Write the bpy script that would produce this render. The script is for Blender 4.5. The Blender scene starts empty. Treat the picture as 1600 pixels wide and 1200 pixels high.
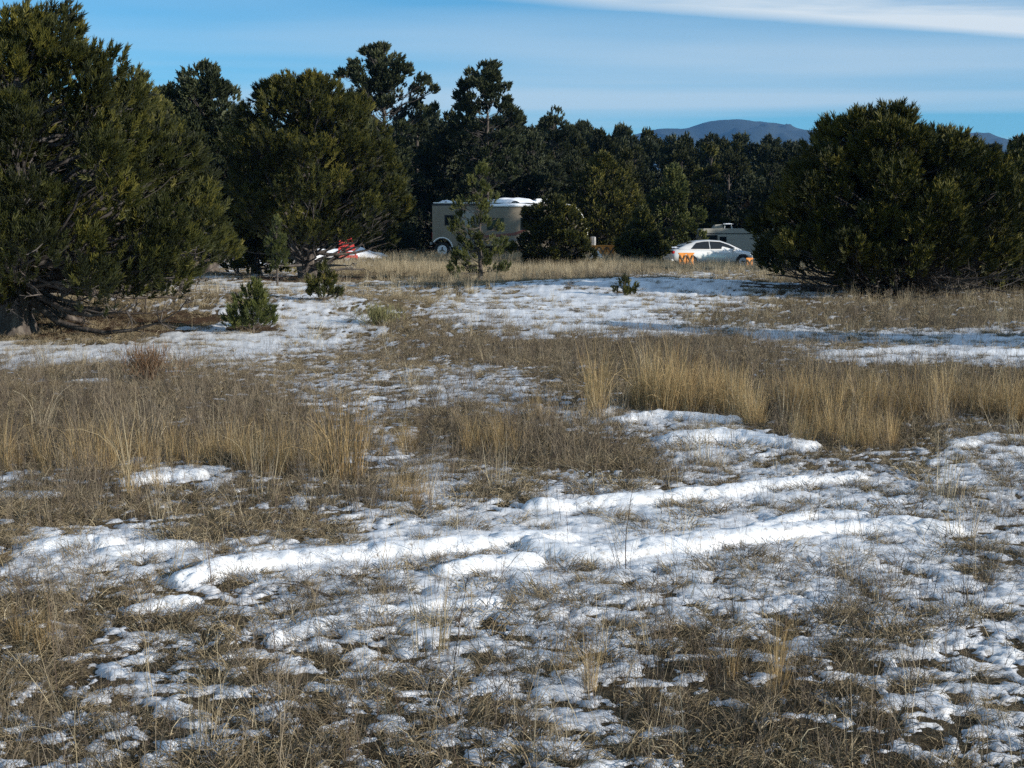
import bpy, bmesh, math, random
import numpy as np
from math import radians, sin, cos, pi
from mathutils import Vector, Matrix, Euler

S = bpy.context.scene
COL = S.collection
F = 2080.0                       # focal length in photo pixels (1600 wide)
PITCH = radians(6.58)
EYE = 1.6

# ------------------------------------------------------------------ camera
cam_d = bpy.data.cameras.new("camera")
cam = bpy.data.objects.new("camera", cam_d)
COL.objects.link(cam)
cam.location = (0, 0, EYE)
cam.rotation_euler = (radians(90) - PITCH, 0, 0)
cam_d.sensor_width = 36
cam_d.lens = 36 * F / 1600
cam_d.clip_end = 30000
S.camera = cam

# ------------------------------------------------------------------ sun and sky
SUN_EL = radians(16.5)
SUN_AZ = math.atan2(-0.46, 0.89)             # direction towards the sun, from +X towards +Y
sun_dir = Vector((cos(SUN_AZ) * cos(SUN_EL), sin(SUN_AZ) * cos(SUN_EL), sin(SUN_EL)))
sd = bpy.data.lights.new("sun", 'SUN')
sd.energy = 5.0  # low winter sun
sd.angle = radians(0.5)
sd.color = (1.0, 0.93, 0.83)
sun = bpy.data.objects.new("sun", sd)
COL.objects.link(sun)
sun.location = (30, -15, 20)
sun.rotation_euler = sun_dir.to_track_quat('Z', 'Y').to_euler()

world = bpy.data.worlds.new("World")
S.world = world
world.use_nodes = True
wt = world.node_tree
wt.nodes.clear()
WN = lambda t: wt.nodes.new(t)
w_out = WN('ShaderNodeOutputWorld')
w_bg = WN('ShaderNodeBackground')
w_bg.inputs['Strength'].default_value = 0.094
w_sky = WN('ShaderNodeTexSky')
w_sky.sky_type = 'NISHITA'
w_sky.sun_disc = False
w_sky.sun_elevation = SUN_EL
w_sky.sun_rotation = pi / 2 - SUN_AZ
w_sky.altitude = 2000
w_sky.air_density = 1.0
w_sky.dust_density = 0.3
w_sky.ozone_density = 2.0
w_tc = WN('ShaderNodeTexCoord')
w_sep = WN('ShaderNodeSeparateXYZ')
wt.links.new(w_tc.outputs['Generated'], w_sep.inputs[0])


def wmath(op, a, b=None, c=None, clamp=False):
    n = WN('ShaderNodeMath')
    n.operation = op
    n.use_clamp = clamp
    for i, v in enumerate((a, b, c)):
        if v is None:
            continue
        if isinstance(v, (int, float)):
            n.inputs[i].default_value = v
        else:
            wt.links.new(v, n.inputs[i])
    return n.outputs[0]


# cirrus: a flat cloud layer, seen in true perspective (dir.xy / dir.z)
w_z = wmath('MAXIMUM', w_sep.outputs['Z'], 0.02)
w_px = wmath('DIVIDE', w_sep.outputs['X'], w_z)
w_py = wmath('DIVIDE', w_sep.outputs['Y'], w_z)
w_comb = WN('ShaderNodeCombineXYZ')
wt.links.new(w_px, w_comb.inputs[0])
wt.links.new(w_py, w_comb.inputs[1])
w_map = WN('ShaderNodeMapping')
w_map.inputs['Rotation'].default_value = (0, 0, radians(-24))
w_map.inputs['Scale'].default_value = (0.13, 0.30, 1)
wt.links.new(w_comb.outputs[0], w_map.inputs[0])
w_n1 = WN('ShaderNodeTexNoise')
w_n1.inputs['Scale'].default_value = 1.1
w_n1.inputs['Detail'].default_value = 4
w_n1.inputs['Roughness'].default_value = 0.42
w_n1.inputs['Distortion'].default_value = 0.3
wt.links.new(w_map.outputs[0], w_n1.inputs['Vector'])
w_r1 = WN('ShaderNodeMapRange')
w_r1.inputs['From Min'].default_value = 0.38
w_r1.inputs['From Max'].default_value = 0.66
w_r1.inputs['To Max'].default_value = 0.58
wt.links.new(w_n1.outputs['Fac'], w_r1.inputs['Value'])
# one long broad streak: perpendicular coordinate q = (y - y0) - k*(x - x0)
w_q = wmath('SUBTRACT', wmath('SUBTRACT', w_py, 5.72), wmath('MULTIPLY', w_px, 0.42))
w_n2 = WN('ShaderNodeTexNoise')
w_n2.inputs['Scale'].default_value = 2.6
w_n2.inputs['Detail'].default_value = 9
w_n2.inputs['Roughness'].default_value = 0.6
wt.links.new(w_map.outputs[0], w_n2.inputs['Vector'])
w_q2 = wmath('ADD', w_q, wmath('MULTIPLY', wmath('SUBTRACT', w_n2.outputs['Fac'], 0.5), 0.55))
w_e1 = wmath('SUBTRACT', 1.0, wmath('MULTIPLY', wmath('SUBTRACT', w_q2, 0.04), 3.0), clamp=True)
w_e2 = wmath('MULTIPLY', wmath('ADD', w_q2, 1.08), 1.5, clamp=True)
w_band = wmath('MULTIPLY', wmath('MULTIPLY', w_e1, w_e2), wmath('MULTIPLY', wmath('SUBTRACT', w_n2.outputs['Fac'], 0.22, clamp=True), 2.6))
w_band = wmath('MULTIPLY', w_band, wmath('MULTIPLY', wmath('SUBTRACT', w_px, -0.4), 1.2, clamp=True))
w_fac = wmath('ADD', wmath('MULTIPLY', w_band, 1.25), w_r1.outputs[0], clamp=True)
w_hor = wmath('MULTIPLY', w_fac, wmath('MULTIPLY', w_sep.outputs['Z'], 22.0, clamp=True))
w_mix = WN('ShaderNodeMix')
w_mix.data_type = 'RGBA'
wt.links.new(w_hor, w_mix.inputs['Factor'])
w_tint = WN('ShaderNodeMix')
w_tint.data_type = 'RGBA'
w_tint.blend_type = 'MULTIPLY'
w_tint.inputs['Factor'].default_value = 1.0
w_tint.inputs['B'].default_value = (0.52, 1.04, 1.18, 1)
wt.links.new(w_sky.outputs[0], w_tint.inputs['A'])
wt.links.new(w_tint.outputs['Result'], w_mix.inputs['A'])
w_mix.inputs['B'].default_value = (6.6, 7.2, 7.4, 1)
wt.links.new(w_mix.outputs['Result'], w_bg.inputs['Color'])
wt.links.new(w_bg.outputs[0], w_out.inputs['Surface'])

S.view_settings.view_transform = 'Standard'
S.view_settings.look = 'None'
S.view_settings.exposure = 0.42
S.view_settings.gamma = 1.0
S.view_settings.use_curve_mapping = False
S.render.engine = 'CYCLES'
S.cycles.max_bounces = 5
S.cycles.diffuse_bounces = 1
S.cycles.glossy_bounces = 2
S.cycles.transmission_bounces = 2
S.cycles.volume_bounces = 0
S.cycles.use_denoising = False


# ------------------------------------------------------------------ numeric helpers
def pix(px, py, z=0.0):
    """the point at height z seen at photo pixel (px, py)"""
    r = (px - 800) / F
    u = (600 - py) / F
    d = np.array([r, cos(PITCH) + u * sin(PITCH), -sin(PITCH) + u * cos(PITCH)])
    t = (z - EYE) / d[2]
    return np.array([0, 0, EYE]) + d * t


def at_dist(px, py, Y):
    """the point at depth Y seen at photo pixel (px, py)"""
    r = (px - 800) / F
    u = (600 - py) / F
    d = np.array([r, cos(PITCH) + u * sin(PITCH), -sin(PITCH) + u * cos(PITCH)])
    return np.array([0, 0, EYE]) + d * (Y / d[1])


def to_pix(x, y):
    f = y * cos(PITCH) + EYE * sin(PITCH)
    u = y * sin(PITCH) - EYE * cos(PITCH)
    f = np.maximum(f, 0.5)
    return 800 + F * x / f, 600 - F * u / f


def _hash(ix, iy, seed):
    h = (ix.astype(np.int64) * 374761393 + iy.astype(np.int64) * 668265263 + seed * 1274126177) & 0xFFFFFFFF
    h = ((h ^ (h >> 13)) * 1274126177) & 0xFFFFFFFF
    h = h ^ (h >> 16)
    return h


def gnoise(x, y, seed=0):
    x = np.asarray(x, float)
    y = np.asarray(y, float)
    ix = np.floor(x)
    iy = np.floor(y)
    fx = x - ix
    fy = y - iy
    sx = fx * fx * fx * (fx * (fx * 6 - 15) + 10)
    sy = fy * fy * fy * (fy * (fy * 6 - 15) + 10)
    out = 0
    for dx in (0, 1):
        for dy in (0, 1):
            a = _hash(ix + dx, iy + dy, seed) * (2 * pi / 4294967296.0)
            g = np.cos(a) * (fx - dx) + np.sin(a) * (fy - dy)
            out = out + g * (sx if dx else 1 - sx) * (sy if dy else 1 - sy)
    return out * 1.5


def fbm(x, y, seed, octv=4, gain=0.5, lac=2.03):
    a, s, f = 1.0, 0.0, 1.0
    for o in range(octv):
        s = s + a * gnoise(x * f, y * f, seed + o * 17)
        a *= gain
        f *= lac
    return s


def sstep(a, b, x):
    t = np.clip((x - a) / (b - a), 0, 1)
    return t * t * (3 - 2 * t)


ROWS = [415, 430, 445, 460, 480, 500, 520, 540, 555, 575, 600, 640, 660, 690, 715, 745, 770, 800, 830, 860, 890, 930, 970, 1020, 1070, 1130, 1200]


def raster(txt):
    a = np.array([[int(c) for c in r] for r in txt.split()], float)
    assert a.shape == (len(ROWS), 17), a.shape

    def f(x, y):
        px, py = to_pix(np.asarray(x, float), np.asarray(y, float))
        # domain warp so that the map's cells never show
        px = px + 45 * gnoise(x * 0.9, y * 0.55, 901)
        py = py + (py - 355) * 0.07 * gnoise(x * 0.8, y * 0.5, 907)
        u = np.clip(px / 100.0, 0, 15.999)
        v = np.interp(py, ROWS, np.arange(len(ROWS)))
        v = np.clip(v, 0, len(ROWS) - 1.001)
        i = u.astype(int)
        j = v.astype(int)
        fu = u - i
        fv = v - j
        return ((a[j, i] * (1 - fu) + a[j, i + 1] * fu) * (1 - fv) + (a[j + 1, i] * (1 - fu) + a[j + 1, i + 1] * fu) * fv) / 9.0
    return f


snow_cov = raster("""
33347521110233333
33366311116833432
33479993212732232
34468654899886544
46765547899743333
33334836898433222
00178843998889888
88889743211164688
99887432111129999
43244555432133345
22234556632121111
11121456654321121
00031242137631243
00000054013872133
00000055112764368
22563357434665556
63344356466588666
21222367668766666
36743477878888766
37866888888888865
67777667866666556
57654677666666666
22345666666655566
43544555566454466
33544444566343455
43443334454333455
43442333564322344
""")
weed_cov = raster("""
00000122211111111
00000111344222222
00000014899455543
00120123000011233
11112221001244555
22222143112567766
22221156423555666
00002356888865322
11333456888873111
55555445677876432
66765434567888776
88888754455568887
99989867862368865
99999976984116864
99999965997223542
88445666766423343
46556773333631244
58767775122222455
44244321112111145
22131111111122234
22233221222333333
33334432222223333
55544333323334443
56655445533556533
55455555534655544
55455555545666555
66455655545677655
""")
gold_cov = raster("""
00000389999765334
00000288874144355
00110014631233334
00111144100001244
00133332012233443
11243122101344543
32210122000122222
00000111110101111
00000111110111111
11111111111111111
11111111112222211
12221211123333322
12222111222223322
12222221112122322
22222211112111211
11111111111111111
11111111111111111
12111111001111111
11111000000000011
11000000000000011
11111100000000000
11111111000001111
22111111100011111
22111111111111111
22111122211111111
22111122221111111
22111122221111111
""")


def poly_dist(x, y, pts):
    """distance to a polyline in plan"""
    best = np.full(np.shape(x), 1e9)
    for a, b in zip(pts[:-1], pts[1:]):
        ab = b - a
        t = np.clip(((x - a[0]) * ab[0] + (y - a[1]) * ab[1]) / (ab @ ab), 0, 1)
        best = np.minimum(best, np.hypot(x - a[0] - t * ab[0], y - a[1] - t * ab[1]))
    return best


RIDGES = []      # (plan polyline, half width, height)
for pts, hw, hh in (
    ([(295, 912), (345, 896), (400, 888), (460, 881), (520, 876), (600, 868), (660, 866), (740, 857), (800, 852), (870, 848)], 0.15, 0.085),
    ([(845, 862), (900, 872), (935, 874), (1000, 866), (1060, 862), (1130, 850), (1200, 842), (1260, 832), (1340, 828), (1400, 826), (1470, 830)], 0.16, 0.095),
    ([(1180, 835), (1260, 808), (1340, 806)], 0.10, 0.05),
    ([(840, 796), (920, 790), (1010, 786), (1090, 778), (1160, 770), (1250, 758), (1335, 752)], 0.14, 0.085),
    ([(700, 898), (760, 886), (828, 884)], 0.10, 0.10),
    ([(430, 1002), (480, 984), (520, 968), (565, 958), (620, 960), (690, 950), (770, 946)], 0.07, 0.045),
    ([(215, 958), (255, 948), (298, 944)], 0.08, 0.07),
    ([(70, 866), (110, 858), (165, 862)], 0.14, 0.07),
    ([(185, 874), (230, 866), (280, 862)], 0.12, 0.05),
    ([(210, 756), (260, 750), (300, 748)], 0.16, 0.07),
    ([(970, 660), (1030, 652), (1080, 656), (1140, 660)], 0.18, 0.09),
    ([(1060, 690), (1130, 684), (1190, 690), (1250, 700)], 0.22, 0.10),
    ([(0, 778), (60, 776)], 0.2, 0.05),
    ([(1300, 556), (1400, 552), (1500, 556), (1620, 556)], 0.35, 0.09),
    ([(1500, 700), (1560, 688), (1620, 694)], 0.18, 0.06),
    ([(930, 650), (960, 640)], 0.1, 0.06),
    ([(120, 598), (158, 597)], 0.14, 0.08),
):
    RIDGES.append((np.array([pix(a, b)[:2] for a, b in pts]), hw, hh))


def ground_z(x, y):
    x = np.asarray(x, float)
    y = np.asarray(y, float)
    near = np.exp(-(np.maximum(y - 150, 0) / 60.0) ** 2)
    z = 0.055 * gnoise(x * 0.16, y * 0.16, 3) * sstep(3, 14, y) + 0.018 * gnoise(x * 0.7, y * 0.7, 5)
    # low swell carrying the long snow bank across the middle, steepened to catch sun
    q = pix(1010, 458)
    z = z + 0.42 * np.exp(-(((x - q[0]) / 5.4) ** 2 + ((y - q[1]) / 4.0) ** 2))
    q = pix(330, 492)
    z = z + 0.42 * np.exp(-(((x - q[0]) / 5.5) ** 2 + ((y - q[1]) / 3.4) ** 2))  # second swell added to tilt the left snow sunward and brighten it
    # rise towards the long trailer, fall away beyond the car
    z = z + 0.20 * sstep(58, 66, y) * (1 - sstep(4, 8, x)) * (1 - sstep(84, 110, y))
    z = z - 0.30 * sstep(58, 67, y) * sstep(5, 9, x)
    z = z - 0.95 * sstep(70, 80, y) * sstep(5, 11, x)
    return z * near - 1.0 * (1 - near)


def snow_d(x, y):
    """signed amount of snow: > 0 where snow lies; with its thickness"""
    n = fbm(x / 0.15, y / 0.13, 41, 4, 0.76) * 0.84 + 0.24 * gnoise(x / 1.1, y / 0.9, 60)
    u = 0.5 + 0.5 * np.tanh(1.15 * n)
    c = snow_cov(x, y)
    d = c * 1.08 - u + 0.0 * (1 - sstep(0.7, 0.95, c))
    thick = np.where(d > 0, 0.022 * (1 - np.exp(-d * 2.2)) + 0.003 * np.clip(d * 12, 0, 1), d * 0.09)
    wob = 0.06 * gnoise(x / 0.35, y / 0.35, 77) + 0.02 * gnoise(x / 0.09, y / 0.09, 78)
    for pts, hw, hh in RIDGES:
        lo = pts.min(0) - 1.2
        hi = pts.max(0) + 1.2
        m = (x > lo[0]) & (x < hi[0]) & (y > lo[1]) & (y < hi[1])
        if not m.any():
            continue
        dd = poly_dist(x[m], y[m], pts)
        r = dd / (hw * 0.74) + wob[m] * (1.2 + 0.5 * (hw < 0.12)) * 2.0
        e = np.clip(1.0 - r * r, -1, 1)
        bump = np.where(e > 0, hh * 0.66 * np.maximum(e, 0) ** 0.55 * (0.85 + 3.0 * wob[m]), e * 0.05)
        thick[m] = np.where(bump > 0, np.maximum(thick[m], 0) + bump * 0.9, thick[m])
    # relief of the crust
    amp = np.clip(thick * 25, 0, 1)
    far = 1 + np.clip((y - 12) / 12, 0, 2.2)
    xr, yr = x * 0.94 + y * 0.34, y * 0.94 - x * 0.34
    thick = thick + amp * (0.006 * gnoise(x / 0.22, y / 0.16, 81) + 0.0045 * gnoise(x / 0.07, y / 0.06, 82) + 0.008 * gnoise(x / 0.55, y / 0.4, 83))
    thick = thick + amp * (far - 1) * (0.034 * fbm(xr / 1.1, yr / 0.45, 91, 5, 0.65) - 0.01 * np.abs(gnoise(xr / 0.8, yr / 0.5, 93)))
    return thick


# ------------------------------------------------------------------ materials
def mat(name, base=(0.5, 0.5, 0.5), rough=0.7, metal=0.0, spec=0.5, coat=0.0):
    m = bpy.data.materials.new(name)
    m.use_nodes = True
    b = m.node_tree.nodes['Principled BSDF']
    b.inputs['Base Color'].default_value = (*base, 1)
    b.inputs['Roughness'].default_value = rough
    b.inputs['Metallic'].default_value = metal
    b.inputs['Specular IOR Level'].default_value = spec
    b.inputs['Coat Weight'].default_value = coat
    return m


def nd(m, t, **kw):
    n = m.node_tree.nodes.new(t)
    for k, v in kw.items():
        if hasattr(n, k):
            setattr(n, k, v)
        else:
            n.inputs[k.replace('_', ' ')].default_value = v
    return n


def lk(m, a, b):
    m.node_tree.links.new(a, b)


def ramp(m, fac, stops):
    r = nd(m, 'ShaderNodeValToRGB')
    cr = r.color_ramp
    while len(cr.elements) < len(stops):
        cr.elements.new(0.5)
    for e, (p, c) in zip(cr.elements, stops):
        e.position = p
        e.color = (*c, 1)
    lk(m, fac, r.inputs[0])
    return r.outputs[0]


def bsdf(m):
    return m.node_tree.nodes['Principled BSDF']


def noise_mat(name, stops, scale=5.0, rough=0.8, bump=0.0, detail=5, bdist=0.01, spec=0.3, obj=True, stretch=None, metal=0.0):
    m = mat(name, rough=rough, spec=spec, metal=metal)
    tc = nd(m, 'ShaderNodeTexCoord')
    n = nd(m, 'ShaderNodeTexNoise', Scale=scale, Detail=detail, Roughness=0.62)
    src = tc.outputs['Object' if obj else 'Generated']
    if stretch:
        mp = nd(m, 'ShaderNodeMapping')
        mp.inputs['Scale'].default_value = stretch
        lk(m, src, mp.inputs[0])
        src = mp.outputs[0]
    lk(m, src, n.inputs['Vector'])
    lk(m, ramp(m, n.outputs['Fac'], stops), bsdf(m).inputs['Base Color'])
    if bump:
        b = nd(m, 'ShaderNodeBump', Strength=bump, Distance=bdist)
        lk(m, n.outputs['Fac'], b.inputs['Height'])
        lk(m, b.outputs[0], bsdf(m).inputs['Normal'])
    return m


# snow: whiter where deep, greyer and icier where thin
m_snow = mat('snow', (0.84, 0.87, 0.92), 0.55, spec=0.35)
_a = nd(m_snow, 'ShaderNodeAttribute', attribute_name='thick')
_tc = nd(m_snow, 'ShaderNodeTexCoord')
_n = nd(m_snow, 'ShaderNodeTexNoise', Scale=26.0, Detail=6, Roughness=0.7)
lk(m_snow, _tc.outputs['Object'], _n.inputs['Vector'])
_n3 = nd(m_snow, 'ShaderNodeTexNoise', Scale=7.0, Detail=5, Roughness=0.7)
lk(m_snow, _tc.outputs['Object'], _n3.inputs['Vector'])
_ad = nd(m_snow, 'ShaderNodeMath', operation='MULTIPLY_ADD')
lk(m_snow, _n3.outputs['Fac'], _ad.inputs[0])
_ad.inputs[1].default_value = 0.06
lk(m_snow, _a.outputs['Fac'], _ad.inputs[2])
_mr = nd(m_snow, 'ShaderNodeMapRange')
_mr.inputs['From Min'].default_value = 0.024
_mr.inputs['From Max'].default_value = 0.056
lk(m_snow, _ad.outputs[0], _mr.inputs['Value'])
_c = ramp(m_snow, _mr.outputs[0], [(0.0, (0.38, 0.38, 0.39)), (0.35, (0.62, 0.63, 0.65)), (1.0, (0.89, 0.90, 0.91))])
_sp = ramp(m_snow, _n.outputs['Fac'], [(0.34, (0.40, 0.35, 0.29)), (0.47, (1, 1, 1))])
_mx = nd(m_snow, 'ShaderNodeMix', data_type='RGBA', blend_type='MULTIPLY')
_mx.inputs['Factor'].default_value = 0.75
lk(m_snow, _c, _mx.inputs['A'])
lk(m_snow, _sp, _mx.inputs['B'])
lk(m_snow, _mx.outputs['Result'], bsdf(m_snow).inputs['Base Color'])
_b = nd(m_snow, 'ShaderNodeBump', Strength=0.5, Distance=0.006)
lk(m_snow, _n.outputs['Fac'], _b.inputs['Height'])
lk(m_snow, _b.outputs[0], bsdf(m_snow).inputs['Normal'])

# bare ground: matted dead grass and dark soil; needle litter under the trees (attribute)
m_ground = mat('ground', rough=0.95, spec=0.1)
_tc = nd(m_ground, 'ShaderNodeTexCoord')
_n = nd(m_ground, 'ShaderNodeTexNoise', Scale=22.0, Detail=9, Roughness=0.72)
_n2 = nd(m_ground, 'ShaderNodeTexNoise', Scale=0.9, Detail=4, Roughness=0.6)
for k in (_n, _n2):
    lk(m_ground, _tc.outputs['Object'], k.inputs['Vector'])
_c1 = ramp(m_ground, _n.outputs['Fac'], [(0.25, (0.030, 0.023, 0.016)), (0.5, (0.105, 0.083, 0.052)), (0.72, (0.27, 0.22, 0.145))])
_c2 = ramp(m_ground, _n.outputs['Fac'], [(0.25, (0.03, 0.018, 0.012)), (0.55, (0.085, 0.05, 0.03)), (0.8, (0.17, 0.11, 0.07))])
_a = nd(m_ground, 'ShaderNodeAttribute', attribute_name='litter')
_mx = nd(m_ground, 'ShaderNodeMix', data_type='RGBA')
lk(m_ground, _a.outputs['Fac'], _mx.inputs['Factor'])
lk(m_ground, _c1, _mx.inputs['A'])
lk(m_ground, _c2, _mx.inputs['B'])
_mx2 = nd(m_ground, 'ShaderNodeMix', data_type='RGBA', blend_type='MULTIPLY')
_mx2.inputs['Factor'].default_value = 0.8
lk(m_ground, _mx.outputs['Result'], _mx2.inputs['A'])
lk(m_ground, ramp(m_ground, _n2.outputs['Fac'], [(0.3, (0.7, 0.68, 0.66)), (0.7, (1.15, 1.1, 1.0))]), _mx2.inputs['B'])
lk(m_ground, _mx2.outputs['Result'], bsdf(m_ground).inputs['Base Color'])
_b = nd(m_ground, 'ShaderNodeBump', Strength=1.0, Distance=0.05)
lk(m_ground, _n.outputs['Fac'], _b.inputs['Height'])
lk(m_ground, _b.outputs[0], bsdf(m_ground).inputs['Normal'])


def plant_mat(name, stops, rnd=0.5, rough=0.75, spec=0.15, transl=0.0):
    """colour from a per-blade 'tint' attribute plus a per-copy random value"""
    m = mat(name, rough=rough, spec=spec)
    a = nd(m, 'ShaderNodeAttribute', attribute_name='tint')
    o = nd(m, 'ShaderNodeObjectInfo')
    ma = nd(m, 'ShaderNodeMath', operation='MULTIPLY_ADD')
    lk(m, o.outputs['Random'], ma.inputs[0])
    ma.inputs[1].default_value = rnd
    mb = nd(m, 'ShaderNodeMath', operation='MULTIPLY')
    lk(m, a.outputs['Fac'], mb.inputs[0])
    mb.inputs[1].default_value = 1 - rnd
    lk(m, mb.outputs[0], ma.inputs[2])
    c = ramp(m, ma.outputs[0], stops)
    lk(m, c, bsdf(m).inputs['Base Color'])
    if transl:
        t = nd(m, 'ShaderNodeBsdfTranslucent')
        lk(m, c, t.inputs['Color'])
        mix = nd(m, 'ShaderNodeMixShader')
        mix.inputs[0].default_value = transl
        lk(m, bsdf(m).outputs[0], mix.inputs[1])
        lk(m, t.outputs[0], mix.inputs[2])
        lk(m, mix.outputs[0], m.node_tree.nodes['Material Output'].inputs['Surface'])
    return m


m_needle = plant_mat('pinyon_needles', [(0.0, (0.009, 0.012, 0.003)), (0.40, (0.030, 0.035, 0.007)), (0.72, (0.085, 0.082, 0.014)), (1.0, (0.16, 0.135, 0.028))], 0.12, rough=0.6, spec=0.25)
m_needle_blue = plant_mat('pine_needles_dark', [(0.0, (0.010, 0.015, 0.007)), (0.5, (0.026, 0.034, 0.014)), (1.0, (0.06, 0.068, 0.028))], 0.12, rough=0.6, spec=0.25)
m_needle_young = plant_mat('young_pine_needles', [(0.0, (0.025, 0.034, 0.010)), (0.5, (0.062, 0.074, 0.018)), (1.0, (0.13, 0.132, 0.035))], 0.12, rough=0.6, spec=0.25)
m_needle_far = plant_mat('far_needles', [(0.0, (0.008, 0.011, 0.004)), (0.5, (0.024, 0.029, 0.008)), (1.0, (0.066, 0.064, 0.018))], 0.45, rough=0.65, spec=0.2)
m_needle_brown = plant_mat('rusty_needles', [(0.0, (0.03, 0.018, 0.008)), (1.0, (0.15, 0.07, 0.025))], 0.1)
m_thatch = plant_mat('matted_grass', [(0.0, (0.05, 0.038, 0.025)), (0.32, (0.135, 0.105, 0.064)), (0.65, (0.29, 0.235, 0.145)), (1.0, (0.50, 0.44, 0.31))], 0.35)
m_weed = plant_mat('dry_weeds', [(0.0, (0.035, 0.029, 0.025)), (0.35, (0.09, 0.072, 0.057)), (0.7, (0.20, 0.163, 0.115)), (1.0, (0.38, 0.315, 0.215))], 0.5)
m_gold = plant_mat('golden_grass', [(0.0, (0.13, 0.08, 0.035)), (0.4, (0.35, 0.245, 0.115)), (0.8, (0.58, 0.44, 0.23)), (1.0, (0.70, 0.58, 0.36))], 0.35, transl=0.25)
m_stalk = plant_mat('dark_stalks', [(0.0, (0.035, 0.025, 0.02)), (0.6, (0.10, 0.07, 0.055)), (1.0, (0.22, 0.17, 0.12))], 0.4)
m_pale = plant_mat('pale_straw', [(0.0, (0.20, 0.155, 0.09)), (0.5, (0.40, 0.33, 0.21)), (1.0, (0.66, 0.59, 0.44))], 0.4, transl=0.2)
m_red = plant_mat('red_brown_twigs', [(0.0, (0.045, 0.028, 0.018)), (0.6, (0.13, 0.078, 0.046)), (1.0, (0.22, 0.14, 0.08))], 0.1)
m_sage = plant_mat('grey_green_shrub', [(0.0, (0.05, 0.05, 0.02)), (0.6, (0.14, 0.14, 0.06)), (1.0, (0.26, 0.24, 0.11))], 0.1)
m_bark = noise_mat('bark', [(0.3, (0.022, 0.018, 0.015)), (0.5, (0.07, 0.058, 0.05)), (0.72, (0.18, 0.155, 0.13))], 9, 0.9, 0.8, bdist=0.03, stretch=(1, 1, 0.35))
m_twig = noise_mat('grey_twigs', [(0.3, (0.028, 0.024, 0.021)), (0.75, (0.125, 0.112, 0.104))], 6, 0.9)


# ------------------------------------------------------------------ object helpers
def fast_mesh(name, verts, faces, tint=None, smooth=False, attrs=None):
    """verts (n,3); faces (m,k) all of one size, or a list of such arrays"""
    verts = np.ascontiguousarray(verts, dtype=np.float32)
    if not isinstance(faces, list):
        faces = [faces]
    faces = [np.asarray(f, dtype=np.int32) for f in faces if len(f)]
    me = bpy.data.meshes.new(name)
    me.vertices.add(len(verts))
    me.vertices.foreach_set('co', verts.ravel())
    idx = np.concatenate([f.ravel() for f in faces])
    tot = np.concatenate([np.full(len(f), f.shape[1], np.int32) for f in faces])
    start = np.concatenate([[0], np.cumsum(tot)[:-1]]).astype(np.int32)
    me.loops.add(len(idx))
    me.loops.foreach_set('vertex_index', idx)
    me.polygons.add(len(tot))
    me.polygons.foreach_set('loop_start', start)
    me.update(calc_edges=True)
    me.polygons.foreach_set('use_smooth', np.full(len(tot), smooth))
    if tint is not None:
        a = me.attributes.new('tint', 'FLOAT', 'POINT')
        a.data.foreach_set('value', np.asarray(tint, np.float32))
    for k, v in (attrs or {}).items():
        a = me.attributes.new(k, 'FLOAT', 'POINT')
        a.data.foreach_set('value', np.asarray(v, np.float32))
    return me


def link(name, me, material=None, parent=None, loc=None):
    o = bpy.data.objects.new(name, me)
    COL.objects.link(o)
    if material is not None and me is not None and not me.materials:
        me.materials.append(material)
    if parent is not None:
        o.parent = parent
    if loc is not None:
        o.location = loc
    return o


def thing(name, label, cat, loc=(0, 0, 0), rz=0.0, group=None):
    o = bpy.data.objects.new(name, None)
    COL.objects.link(o)
    o.empty_display_size = 0.2
    o.location = loc
    o.rotation_euler = (0, 0, rz)
    return tag(o, label, cat, group)


def tag(o, label=None, cat=None, group=None, kind=None):
    for k, v in (('label', label), ('category', cat), ('group', group), ('kind', kind)):
        if v:
            o[k] = v
    return o


def copy_tree(o, parent=None):
    c = o.copy()
    COL.objects.link(c)
    if parent is not None:
        c.parent = parent
    for ch in o.children:
        copy_tree(ch, c)
    return c


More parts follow.
